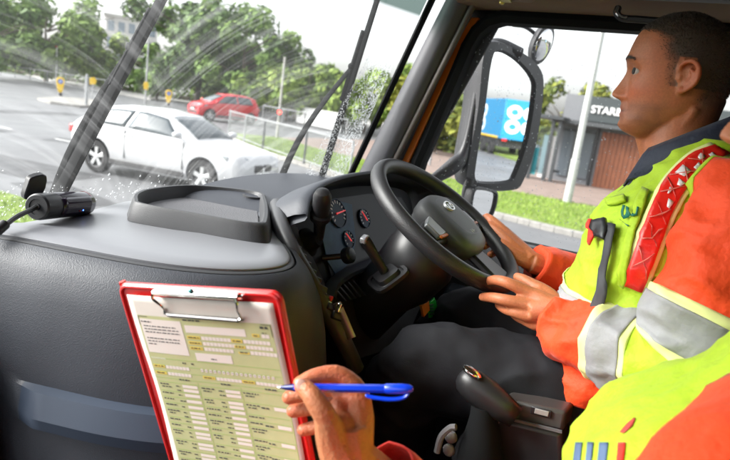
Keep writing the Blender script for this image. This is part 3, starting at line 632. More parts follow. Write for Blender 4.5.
raised('median', [(2.2, 5.5), (5.15, 5.5), (5.25, 7.2), (5.3, 9.2), (5.25, 14), (2.2, 14)], .10, GRASSM)
raised('traffic_island', [(x, y) for x, y in [on(u, v, 'z', 0)[:2] for u, v in ((37, 100), (62, 98.5), (104, 102), (104, 107.5), (80, 108), (50, 104))]], .13, KERB)
raised('far_pavement', [on(u, v, 'z', 0)[:2] for u, v in ((-60, 64), (0, 68), (56, 83), (150, 100), (210, 106), (270, 114), (345, 128))]+[(120, 30), (150, 90), (80, 160), (20, 160)], .12, CONC)
# grass blades on verge and median: uncountable
def blades(name, label, region, n, h, cols):
    b = MB(); ms = [mat('blade %d' % i, c, .8) for i, c in enumerate(cols)]
    for _ in range(n):
        x, y, z = region(); a = random.uniform(0, 6.28); w_ = random.uniform(.006, .014); hh = h*random.uniform(.5, 1.3); lx, ly = random.gauss(0, .04), random.gauss(0, .04)
        d = V(math.cos(a)*w_, math.sin(a)*w_, 0); p = V(x, y, z); b.add([p-d, p+d, p+V(lx, ly, hh)], [(0, 1, 2)], random.randrange(len(ms)))
    o = b.build(name, ms, None, smooth=False); tag(o, label, 'grass', kind='stuff'); return o
GC = [(.22, .34, .035), (.14, .25, .02), (.30, .38, .08)]
def vr():
    y = random.uniform(-14, 16); 
    x0 = np.interp(y, [k[1] for k in kerb], [k[0] for k in kerb]); x1 = np.interp(y, [-60, 1, 5, 9, 13, 16.4], [18.3, 18.3, 18.6, 19.6, 21.2, 23.5]); return random.uniform(x0+.2, x1), y, .13
blades('grass', 'bright green grass of the roadside verge beyond the kerb', vr, 30000, .075, GC)
blades('grass', 'bright green grass of the median just ahead of the lorry', lambda: (random.uniform(2.3, 5.2), random.uniform(5.6, 13.5), .10), 6000, .06, GC)
# repaired tarmac patches and a gully cover
for (x_, y_, w_, l_, a_) in ((7.2, 12.5, 1.6, 5.0, .1), (6.3, 9.0, .9, 2.2, -.2), (12.0, 14.5, 1.2, 3.4, .5), (16, 24, 5.0, 1.3, .1), (11.6, 4.5, .8, 3.0, 0), (9.5, 19, 2.2, 4.2, .3)):
    sheet('road_patch', [(x_+math.cos(a_)*p-math.sin(a_)*q, y_+math.sin(a_)*p+math.cos(a_)*q) for p, q in ((-w_/2, -l_/2), (w_/2, -l_/2*.95), (w_/2*1.05, l_/2), (-w_/2*.95, l_/2))], .0075, mat('patched tarmac', (.075, .076, .08), .6, var=(1.2, .3), bump=(50, .3, .008), wet=(.4, .65), spec=.4))
# road paint
WP = mat('road paint', (.7, .7, .68), .6, var=(6, .3))
for k in range(5): 
    y0 = 14+k*4.0; b = MB(); b.add([V(11.3, y0, .008), V(11.42, y0, .008), V(11.42, y0+2, .008), V(11.3, y0+2, .008)], [(0, 1, 2, 3)]); o = b.build('lane_marking', WP, None, smooth=False); o['kind'] = 'structure'

# ------------------------------------------------------------------ trees and hedges
def leafmat(n, c): return mat(n, c, .75)
PAL = {'dark': [(.06, .12, .02), (.12, .21, .035), (.19, .29, .06)], 'mid': [(.10, .17, .02), (.19, .28, .035), (.27, .36, .06)], 'yel': [(.14, .17, .02), (.22, .24, .03), (.10, .14, .02)]}
BARK = mat('bark', (.09, .07, .05), .9, bump=(20, .6, .02))
def foliage(b, c, r, n, leaf, clumps, nm):
    cl = []
    for _ in range(clumps):
        while True:
            p = V(random.uniform(-1, 1), random.uniform(-1, 1), random.uniform(-1, 1))
            if .25 < p@p < 1: break
        cl.append((c+p*r*.86, random.uniform(.16, .34)*min(r), random.choices(range(nm), (3, 3, 2)[:nm])[0]))
    for _ in range(n):
        p, cr_, mi = random.choice(cl); d = nrm(V(random.gauss(0, 1), random.gauss(0, 1), random.gauss(0, 1)))*cr_*random.random()**.4
        q = p+d; nn_ = nrm(d+V(random.gauss(0, .6), random.gauss(0, .6), .5+random.gauss(0, .5))*cr_); a = nrm(np.cross(nn_, V(random.random(), random.random(), .2))); e = np.cross(nn_, a); s = leaf*random.uniform(.6, 1.4)
        b.add([q-a*s, q+e*s*.55, q+a*s, q-e*s*.55], [(0, 1, 2, 3)], mi if random.random() < .7 else random.randrange(nm))
def tree(label, pos, h, rx, rz, pal, n=3200, leaf=.22, low=.25):
    root = tag(empty('tree', (pos[0], pos[1], 0)), label, 'tree'); x, y = pos[0], pos[1]
    b = MB(); b.tube(catmull([V(x, y, -.05), V(x+.1, y, h*.25), V(x-.1, y+.1, h*.55), V(x, y, h*.85)], 4), [max(.03, .028*h*(1-i/13.5)) for i in range(13)], 8)
    for k in range(6):
        q = random.uniform(0, 6.28); z0 = h*random.uniform(.25, .6); e = V(x+math.cos(q)*rx*.7, y+math.sin(q)*rx*.7, z0+h*.25); b.tube([V(x, y, z0), (V(x, y, z0)+e)/2+V(0, 0, .1*h*.3), e], [.012*h, .008*h, .003*h], 6)
    b.build('trunk', BARK, root)
    b = MB(); foliage(b, V(x, y, h-rz), V(rx, rx, rz), n, leaf, 34, 3); b.build('crown', [leafmat('%s leaf %d' % (pal, i), c) for i, c in enumerate(PAL[pal])], root, smooth=False, kind='stuff')
    return root
def at_px(u, v): p = on(u, v, 'z', 0); return p[0], p[1]
def by_px(u, vt, dist, ubase=None):
    """a thing seen at column u, dist metres off, whose top is at image row vt: ground point and height"""
    d = ray(u, vt); k = dist/math.hypot(d[0], d[1]); p = EYE+d*k; return (p[0], p[1]), p[2]
specs = [('huge dark green broadleaf tree at the far end of the road, tallest on its side', 48, -10, 75, 9.5, 'dark'),
 ('dark green broadleaf tree half cut by the picture edge beyond the far railings', -12, -2, 68, 8, 'dark'),
 ('rounded mid green tree right beside the pale distant block', 92, 22, 78, 5.5, 'mid'),
 ('tall dark tree whose crown stands over the white car', 205, -12, 62, 8.5, 'dark'),
 ('full dark green tree just behind the red car', 250, 8, 55, 6.5, 'dark'),
 ('lower dark tree between the wiper arm and the tall tree over the white car', 160, 42, 60, 5, 'dark'),
 ('small mid green tree standing above the traffic light pole', 292, 60, 52, 5, 'mid'),
 ('bushy mid green tree behind the white picket fence', 332, 70, 55, 5.5, 'mid'),
 ('mid green tree seen through the raindrops beside the pillar', 372, 68, 48, 5, 'mid'),
 ('mid green tree close against the windscreen pillar', 402, 66, 46, 5, 'mid'),
 ('yellowish green tree between pillar and wing mirror', 446, 72, 34, 4.2, 'yel'),
 ('yellow green tree whose top shows behind the bus shelter', 572, 78, 52, 5.5, 'yel'),
 ('leafy light green tree just right of the traffic light pole', 312, 64, 50, 5.5, 'mid'),
 ('broad light green tree between the second wiper and the raindrops', 350, 66, 62, 7, 'mid'),
 ('dense green tree filling the gap above the red car roof', 232, 30, 66, 6.5, 'dark'),
 ('thin dark tree top poking out over the lower trees', 297, 42, 95, 2.2, 'dark'),
 ('yellowish tree low behind the wing mirror', 512, 90, 60, 6, 'yel')]
for lab, u, vt, dist, rx, pal in specs:
    pos, h = by_px(u, vt, dist); h = max(h, 4); tree(lab, pos, h, rx, h*.46, pal, n=6500 if rx > 6 else 4000, leaf=.33 if dist > 60 else .25)
def hedge(label, a, c, h, wd, pal, n):
    root = tag(empty('hedge', (*((np.array(a)+np.array(c))/2), 0)), label, 'hedge'); b = MB(); ms = [leafmat('%s leaf %d' % (pal, i), q) for i, q in enumerate(PAL[pal])]
    a = V(*a, 0); c = V(*c, 0); t = nrm(c-a); nn_ = V(t[1], -t[0], 0)
    for _ in range(n):
        s = random.random(); p = a+(c-a)*s+nn_*random.gauss(0, wd*.4); z = h*(.75+.4*noise.noise(Vector(p*.35)))*random.random()**.6; q = p+V(0, 0, z); d = nrm(V(random.gauss(0, 1), random.gauss(0, 1), random.gauss(.3, 1))); e = nrm(np.cross(d, V(.3, .1, .9))); g = np.cross(d, e); sz = random.uniform(.12, .28)
        b.add([q-e*sz, q+g*sz*.6, q+e*sz, q-g*sz*.6], [(0, 1, 2, 3)], random.randrange(3))
    b.build('foliage', ms, root, smooth=False, kind='stuff')
    b = MB(); b.tube([a+V(0, 0, .3), c+V(0, 0, .3)], .25, 6); b.build('stems', BARK, root)
hp = [on(u, v, 'z', 0)[:2] for u, v in ((-30, 65), (50, 79), (120, 92), (190, 102), (262, 111), (345, 126))]
hedge('dark hedge behind the far railings', hp[0], hp[1], 3.2, 3, 'dark', 3000)
hedge('dark hedge between the railings and the red car', hp[1], hp[3], 3.0, 3, 'dark', 3600)
hedge('light green shrubbery behind the red car and lamp pole', hp[3], hp[4], 3.4, 2.5, 'mid', 3200)
hedge('light green shrubbery beside the picket fence', hp[4], hp[5], 2.6, 2.0, 'mid', 3000)
hedge('yellow green hedge low between pillar and wing mirror', on(428, 150, 'z', 0)[:2], on(470, 158, 'z', 0)[:2], 1.8, 1.0, 'yel', 1500)

# ------------------------------------------------------------------ guard railings
def railing(label, pts, h, post_gap, bar_gap, z0=.13, m=STEEL):
    root = tag(empty('guard_railing', (pts[0][0], pts[0][1], 0)), label, 'railing'); me_bar = None
    for a, c in zip(pts[:-1], pts[1:]):
        a = V(*a[:2], z0); c = V(*c[:2], z0); L_ = np.linalg.norm(c-a); n = max(1, round(L_/post_gap)); t = nrm(c-a)
        b = MB(); b.tube([a+V(0, 0, h), c+V(0, 0, h)], .025, 6); b.build('top_rail', m, root)
        b = MB(); b.tube([a+V(0, 0, .12), c+V(0, 0, .12)], .02, 6); b.build('bottom_rail', m, root)
        for k in range(n+1):
            p = a+(c-a)*k/n; b = MB(); b.tube([p, p+V(0, 0, h+.04)], .035, 6); b.build('post', m, root)
        if bar_gap:
            for k in range(1, int(L_/bar_gap)):
                p = a+t*k*bar_gap
                if me_bar is None:
                    b = MB(); o0 = wpos(root); b.tube([o0+V(0, 0, .12), o0+V(0, 0, h)], .009, 5); o = b.build('bar', m, root); me_bar = o.data
                else: o = bpy.data.objects.new('bar', me_bar); C.objects.link(o); o.parent = root
                o.location = tuple(p-wpos(root))
    return root
rp = [on(u, v, 'z', 0)[:2] for u, v in ((228, 139), (262, 153.5), (303, 168), (348, 186))]
railing('grey steel guard railing with thin bars on the verge beside the white car', rp, 1.05, 2.2, .14)
rp2 = [on(u, v, 'z', 0)[:2] for u, v in ((-25, 72), (30, 82), (105, 95))]
railing('grey railing along the far pavement below the dark trees', rp2, 1.15, 3.5, .9)
rp3 = [on(u, v, 'z', 0)[:2] for u, v in ((262, 124), (303, 133), (345, 141))]
railing('thin grey railing in front of the picket fence', rp3, 1.1, 2.5, .4)
# ------------------------------------------------------------------ bollards, posts, signals
YEL = mat('yellow bollard', (.85, .55, .01), .35); WHT = mat('white sign', (.8, .8, .8), .4); BLU = mat('blue sign', (.02, .12, .55), .4); RED = mat('red sign', (.7, .02, .03), .4)
def bollard(label, pos):
    x, y = pos; root = tag(empty('traffic_bollard', (x, y, 0)), label, 'bollard', 'yellow traffic bollards'); t = nrm(V(EYE[0]-x, EYE[1]-y, 0)); s = V(-t[1], t[0], 0); o = V(x, y, .13)
    b = MB(); b.lathe(o, (0, 0, 1), [(.16, 0), (.13, .08), (.09, .22)], 12); b.build('base', BLACK, root)
    prof = [(0, .18), (.13, .28), (.19, .55), (.23, .85), (.235, 1.0), (.2, 1.12), (.1, 1.17), (0, 1.18)]
    pl = [o+s*w_+V(0, 0, z) for w_, z in prof]+[o-s*w_+V(0, 0, z) for w_, z in prof[1:-1][::-1]]
    b = MB(); b.prism([p-t*.09 for p in pl], t*.18); b.build('lantern', YEL, root, bevel=.03)
    b = MB(); c = o+t*.095+V(0, 0, .92); b.lathe(c, t, [(.15, 0), (.15, .006), (.001, .006)], 20); d = b.build('sign_disc', BLU, root)
    b = MB(); q = c+t*.008; dd = nrm(-s*1-V(0, 0, 1)); e = np.cross(dd, t); b.prism([q-dd*.1-e*.018, q-dd*.1+e*.018, q+dd*.03+e*.018, q+dd*.03+e*.055, q+dd*.11, q+dd*.03-e*.055, q+dd*.03-e*.018], t*.003); b.build('arrow', WHT, d)
bollard('yellow keep-left bollard standing on the traffic island', at_px(60, 98))
bollard('yellow bollard beside the rear of the white car', at_px(168, 107.5))
def post(label, u, vb, vt, r, m, cat='post', name='post', extras=()):
    p = on(u, vb, 'z', 0); d = p-EYE; dist = math.hypot(d[0], d[1]); 
    lo, hi = 0, 30
    for _ in range(40):
        mid_ = (lo+hi)/2
        if pj((p[0], p[1], mid_))[1] > vt: lo = mid_
        else: hi = mid_
    h = lo; root = tag(empty(name, (p[0], p[1], 0)), label, cat); b = MB(); b.tube([V(p[0], p[1], 0), V(p[0], p[1], h)], [r, r*.8], 8); b.build('pole', m, root); return root, p, h
def facing(p): t = nrm(V(EYE[0]-p[0], EYE[1]-p[1], 0)); return t, V(-t[1], t[0], 0)
r_, p, h = post('white sign post with a round no entry sign before the dark trees', 56, 85, 36, .06, WHT, 'sign', 'sign_post'); t, s = facing(p)
b = MB(); b.lathe(V(p[0], p[1], h-.75)+t*.06, t, [(.36, 0), (.36, .02), (.001, .02)], 24); d_ = b.build('sign_disc', RED, r_)
b = MB(); b.box(V(p[0], p[1], h-.75)+t*.09, (.5, .02, .11), np.array([s, t, V(0, 0, 1)]).T); b.build('white_bar', WHT, d_)
b = MB(); b.box(V(p[0], p[1], h-.2)+t*.05, (.42, .03, .22), np.array([s, t, V(0, 0, 1)]).T); b.build('small_plate', WHT, r_)
r_, p, h = post('plain grey post at the end of the traffic island', 86, 107, 74, .085, STEEL)
r_, p, h = post('slim post with a small yellow sign just past the traffic island', 92, 101, 78, .04, STEEL, 'sign', 'sign_post'); t, s = facing(p)
b = MB(); b.prism([V(p[0], p[1], h-.45)+s*a+V(0, 0, z) for a, z in ((-.17, 0), (.17, .05), (.24, .3), (.1, .5), (-.2, .42))], t*.06); b.build('yellow_plate', YEL, r_, bevel=.02)
def signal_heads(r_, p, z, col):
    t, s = facing(p); b = MB(); b.box(V(p[0], p[1], z)+t*.12, (.26, .2, .8), np.array([s, t, V(0, 0, 1)]).T); hd = b.build('signal_head', BLACK, r_, bevel=.03)
    for k, c in enumerate(('red', 'amber', 'green')):
        on_ = col == c; base = {'red': (.6, .02, .01), 'amber': (.3, .15, .01), 'green': (.02, .15, .06)}[c]
        b = MB(); b.lathe(V(p[0], p[1], z+.25-.25*k)+t*.225, t, [(.1, 0), (.1, .015), (.06, .03), (.001, .035)], 16); b.build('lamp', mat('lamp '+c+str(on_), base if on_ else tuple(x*.25 for x in base), .3, emit=(1, .03, .02, 4) if on_ else None), hd)
r_, p, h = post('traffic light showing red beside the distant pale block', 100, 86, 57, .06, STEEL, 'traffic light', 'traffic_light'); signal_heads(r_, p, h-.45, 'red')
r_, p, h = post('tall grey pole with a yellow plate behind the roof of the white car', 145, 106, 40, .07, STEEL, 'pole', 'sign_post'); t, s = facing(p)
b = MB(); b.prism([V(p[0], p[1], 1.15)+t*.09+s*a+V(0, 0, z) for a, z in ((-.13, 0), (.13, 0), (.18, .35), (.1, .55), (-.1, .55), (-.18, .35))], t*.08); b.build('yellow_plate', YEL, r_, bevel=.02)
r_, p, h = post('pale traffic light pole on the verge behind the railing', 276.5, 141, 57, .06, CONC, 'traffic light', 'traffic_light'); t, s = facing(p)
b = MB(); b.box(V(p[0], p[1], 1.33)+t*.1, (.24, .14, .26), np.array([s, t, V(0, 0, 1)]).T); rb = b.build('signal_box', BLACK, r_, bevel=.02)
b = MB(); b.lathe(V(p[0], p[1], 1.33)+t*.17, t, [(.09, 0), (.09, .02), (.001, .03)], 16); b.build('lamp', _mats['lamp redTrue'], rb)
# lamp post seen through the side window
p = on(567, 203, 'z', 0.1); lp = tag(empty('lamp_post', (p[0], p[1], 0)), 'tall pale lamp post on the verge in front of the coffee shop', 'lamp post')
b = MB(); b.tube([V(p[0], p[1], 0), V(p[0], p[1], 1.4), V(p[0], p[1], 1.45), V(p[0], p[1], 9)], [.125, .125, .10, .075], 12); b.build('column', mat('pale lamp paint', (.5, .51, .5), .5, .1, var=(3, .2)), lp)
b = MB(); b.tube(catmull([V(p[0], p[1], 8.9), V(p[0]-.5, p[1], 9.4), V(p[0]-2, p[1], 9.6)], 5), .05, 8); b.ball((p[0]-2.2, p[1], 9.58), (.4, .15, .08), 8); b.build('lantern', STEEL, lp)
r_, p, h = post('slim post with a small red sign between pillar and wing mirror', 429, 168, 96, .05, STEEL, 'sign', 'sign_post'); t, s = facing(p)
b = MB(); b.box(V(p[0], p[1], h*.62)+t*.06, (.3, .03, .42), np.array([s, t, V(0, 0, 1)]).T); b.build('red_plate', RED, r_)

# ------------------------------------------------------------------ distant buildings
def building_block(label, u0, u1, vt, dist, depth, m, rows_, cols):
    (x0, y0), h0 = by_px(u0, vt, dist); (x1, y1), h1 = by_px(u1, vt, dist); h = (h0+h1)/2
    root = tag(empty('building', ((x0+x1)/2, (y0+y1)/2, 0)), label, 'building'); a = V(x0, y0, 0); c = V(x1, y1, 0); t = nrm(c-a); n_ = nrm(V(t[1], -t[0], 0)); n_ = n_ if n_@(V(*EYE)*V(1, 1, 0)-a) > 0 else -n_
    b = MB(); b.prism([a, c, c+V(0, 0, h), a+V(0, 0, h)], -n_*depth); b.build('wall', m, root, smooth=False)
    b = MB(); b.prism([a+V(0, 0, h)-t*.4+n_*.4, c+V(0, 0, h)+t*.4+n_*.4, c+V(0, 0, h+.5)+t*.4+n_*.4, a+V(0, 0, h+.5)-t*.4+n_*.4], -n_*(depth+.8)); b.build('roof', CONC, root, smooth=False)
    L_ = np.linalg.norm(c-a); W_ = mat('far window', (.2, .24, .28), .25)
    for i in range(rows_):
        for j in range(cols):
            q = a+t*L_*(j+.5)/cols+V(0, 0, h*(i+.45)/rows_)+n_*.03; ww, wh = L_/cols*.3, h/rows_*.3
            b = MB(); b.prism([q-t*ww-V(0, 0, wh), q+t*ww-V(0, 0, wh), q+t*ww+V(0, 0, wh), q-t*ww+V(0, 0, wh)], n_*.08); wd = b.build('window', W_, root, smooth=False)
building_block('pale grey flat roofed block far off beside the wiper', 106, 158, 20, 130, 20, mat('pale render', (.5, .49, .48), .8), 4, 5)
(hx, hy), hh = by_px(322, 88, 58)
house = tag(empty('house', (hx, hy, 0)), 'small pale house with brown roof behind the picket fence', 'house'); t, s = facing((hx, hy))
b = MB(); b.prism([V(hx, hy, 0)+s*a+V(0, 0, z) for a, z in ((-2.4, 0), (2.4, 0), (2.4, hh*.72), (0, hh*.95), (-2.4, hh*.72))], -t*6); b.build('wall', mat('cream wall', (.6, .56, .5), .8), house, smooth=False)
b = MB()
for sg_ in (-1, 1): b.prism([V(hx, hy, 0)+t*.3+s*0+V(0, 0, hh), V(hx, hy, 0)+t*.3+s*sg_*2.8+V(0, 0, hh*.68), V(hx, hy, 0)+t*.3+s*sg_*2.8+V(0, 0, hh*.64), V(hx, hy, 0)+t*.3+V(0, 0, hh*.95)], -t*6.6)
b.build('roof', mat('brown roof', (.24, .14, .10), .85, var=(2, .3)), house, smooth=False)
for a in (-1.2, 1.2):
    b = MB(); b.box(V(hx, hy, hh*.4)+s*a+t*.03, (.9, .06, 1.0), np.array([s, t, V(0, 0, 1)]).T); b.build('window', mat('far window', (.2, .24, .28), .25), house)
pf = tag(empty('picket_fence', (*on(300, 120, 'z', 0)[:2], 0)), 'white picket fence in front of the small pale house', 'fence')
a = on(297, 120, 'z', 0); c = on(340, 129, 'z', 0); k = .86; a = EYE*V(1, 1, 0)+(a-EYE*V(1, 1, 0))*k; c = EYE*V(1, 1, 0)+(c-EYE*V(1, 1, 0))*k; a[2] = c[2] = .1
npk = 26; me0 = None
for k in range(npk):
    p = a+(c-a)*k/(npk-1)
    if me0 is None: b = MB(); o0 = wpos(pf); b.box(o0+V(0, 0, .65), (.13, .05, 1.25)); o = b.build('picket', WHT, pf, bevel=.02); me0 = o.data; 
    else: o = bpy.data.objects.new('picket', me0); C.objects.link(o); o.parent = pf
    o.location = tuple(p-wpos(pf)); o.rotation_euler[2] = math.atan2((c-a)[1], (c-a)[0])
b = MB(); b.tube([a+V(0, 0, .9), c+V(0, 0, .9)], .04, 6); b.tube([a+V(0, 0, .35), c+V(0, 0, .35)], .04, 6); b.build('rail', WHT, pf)

# ------------------------------------------------------------------ coffee shop, poster panel, bus shelter
cafe = tag(empty('coffee_shop', (26, -8, 0)), 'grey coffee shop with a dark sign band and timber panels beyond the verge', 'shop')
CXF = 26.0
def cf(u, v, k=0): return on(u, v, 'x', CXF-k)
yl = cf(556, 150)[1]; zb, zt2 = cf(625, 126)[2], cf(625, 101)[2]; ztop = cf(600, 97)[2]
b = MB(); b.box((CXF+5, (yl-22)/2, ztop/2), (10, 22+yl, ztop)); b.build('wall', mat('grey cladding', (.20, .205, .22), .6, var=(1, .2), bump=(6, .1, .01)), cafe, smooth=False)
b = MB(); b.box((CXF-.35, (cf(589, 110)[1]-22)/2, (zb+zt2)/2), (.9, 22+cf(589, 110)[1], zt2-zb)); b.build('sign_band', mat('sign band', (.045, .055, .058), .5), cafe, smooth=False)
b = MB(); b.box((CXF-.3, (yl-22)/2, zb-.12), (1.4, 22+yl+.4, .16)); b.build('canopy', mat('canopy edge', (.06, .065, .07), .5), cafe, smooth=False)
TIMB = mat('timber', (.26, .085, .035), .6, var=(4, .5, (.14, .045, .02)), bump=(12, .3, .01))
y0, y1 = cf(597, 160)[1], cf(652, 160)[1]; zt3 = zb-.35; npl = 12
for k in range(npl):
    ya = y0+(y1-y0)*k/npl; b = MB(); b.box((CXF-.06, ya+(y1-y0)/npl/2, zt3/2+.06), (.08+.02*(k % 2), abs(y1-y0)/npl*.93, zt3-.1)); b.build('plank', TIMB, cafe, smooth=False, bevel=.01)
for (ua, ub) in ((560, 572), (574, 593)):
    ya, yb = cf(ua, 150)[1], cf(ub, 150)[1]; b = MB(); b.box((CXF-.03, (ya+yb)/2, zt3*.55), (.06, abs(ya-yb)*.9, zt3*.8)); wd = b.build('window', mat('shop window', (.12, .14, .16), .1), cafe, smooth=False)
    b = MB(); b.box((CXF-.08, (ya+yb)/2, zt3*.95+.03), (.1, abs(ya-yb), .08)); b.build('frame', BLACK, wd)
for yy in (-14, -18): b = MB(); b.box((CXF-.03, yy, zt3*.55), (.06, 2.8, zt3*.8)); b.build('window', _mats['shop window'], cafe, smooth=False)
b = MB(); b.tube([V(CXF-.12, cf(595, 150)[1], .1), V(CXF-.12, cf(595, 150)[1], zb-.2)], .06, 8); b.build('downpipe', BLACK, cafe)
for (ua, ub) in ((640, 646), (648, 662)):
    ya, yb = cf(ua, 160)[1], cf(ub, 160)[1]; b = MB(); b.box((CXF-.16, (ya+yb)/2, zt3*.5), (.06, abs(ya-yb)*.85, zt3*.88)); b.build('door', mat('shop window', (.12, .14, .16), .1), cafe, smooth=False)
def text_mesh(name, body, size, ext, m, parent, origin, xdir, ydir):
    cu = bpy.data.curves.new(name, 'FONT'); cu.body = body; cu.size = size; cu.extrude = ext; cu.offset = size*.02
    to = bpy.data.objects.new(name, cu); C.objects.link(to); bpy.context.view_layer.update()
    me = bpy.data.meshes.new_from_object(to.evaluated_get(bpy.context.evaluated_depsgraph_get())); bpy.data.objects.remove(to)
    zdir = np.cross(xdir, ydir); off = wpos(parent)
    for v in me.vertices: c_ = v.co; q = np.array(origin)+np.array(xdir)*c_[0]+np.array(ydir)*c_[1]+zdir*c_[2]-off; v.co = Vector(q)
    me.materials.clear(); me.materials.append(m); o = bpy.data.objects.new(name, me); C.objects.link(o); o.parent = parent; return o
org = on(590.5, 112.5, 'x', CXF-.83)
text_mesh('sign_lettering', 'STARBUCKS', .40, .03, WHT, cafe, org, V(0, -1, 0), V(0, 0, 1))
# free-standing teal poster unit
pu = tag(empty('poster_panel', (*at_px(577, 186), 0)), 'black framed teal poster panel standing outside the coffee shop', 'poster')
xx = at_px(577, 186)[0]
def px_(u, v, k=0): return on(u, v, 'x', xx-k)
b = MB(); b.prism([px_(575, 150), px_(594, 153), px_(589, 186), px_(570, 183)], V(.18, 0, 0)); b.build('frame', BLACK, pu, bevel=.02)
b = MB(); b.prism([px_(577, 152.5, .01), px_(592, 155, .01), px_(587.5, 182, .01), px_(573, 179.5, .01)], V(.012, 0, 0)); ps = b.build('poster', mat('teal poster', (.05, .42, .46), .35), pu)
b = MB()
for u in (579, 584): b.prism([px_(u, 161, .016), px_(u+3.2, 161.6, .016), px_(u+2.2, 171.6, .016), px_(u-.8, 171, .016)], V(.004, 0, 0))
b.build('poster_figures', mat('poster brown', (.4, .22, .15), .5), ps)
b = MB(); b.box((xx+.09, px_(577, 184)[1], .1), (.12, .5, .4)); b.build('foot', BLACK, pu)
shl = tag(empty('bus_shelter', (25, 4.7, 0)), 'dark framed bus shelter with glass panels behind the wing mirror', 'bus shelter')
SX = 24.5
def sf(u, v, k=0): return on(u, v, 'x', SX-k)
DK = mat('shelter frame', (.045, .05, .055), .45)
for (ua, va, ub, vb_) in ((532, 98, 519, 178), (541, 100, 528, 181), (556, 101, 543, 188), (562, 104, 551, 188)):
    b = MB(); p0, p1 = sf(ub, vb_), sf(ua, va); b.box(((p0+p1)/2)*V(1, 1, 0)+V(0, 0, 1.3), (.12, .13, 2.62)); b.build('post', DK, shl, bevel=.01)
p0, p1 = sf(524, 97), sf(566, 103); b = MB(); b.box((SX+.6, (p0[1]+p1[1])/2, 2.66), (1.7, abs(p0[1]-p1[1])+.2, .16)); b.build('roof', DK, shl, bevel=.03)
for (ua, ub) in ((527, 532), (541, 549)):
    pa, pb = sf(ua-2, 140), sf(ub-2, 140); b = MB(); b.box((SX+.02, (pa[1]+pb[1])/2, 1.35), (.02, abs(pa[1]-pb[1])+.15, 1.9)); b.build('pane', glass_mat('shelter glass', (.7, .78, .8), film=.2, gloss=.1), shl)
pa, pb = sf(523, 160), sf(537, 160); b = MB(); b.box((SX+.08, (pa[1]+pb[1])/2, .85), (.05, abs(pa[1]-pb[1]), 1.1)); b.build('poster', _mats['teal poster'], shl)
b = MB(); b.box((SX+.1, sf(548, 150)[1], 1.1), (.06, .5, 1.7)); b.build('timetable', WHT, shl)
b = MB(); b.box((SX+.5, (p0[1]+p1[1])/2, .55), (.35, 2.0, .08)); b.build('bench', DK, shl)

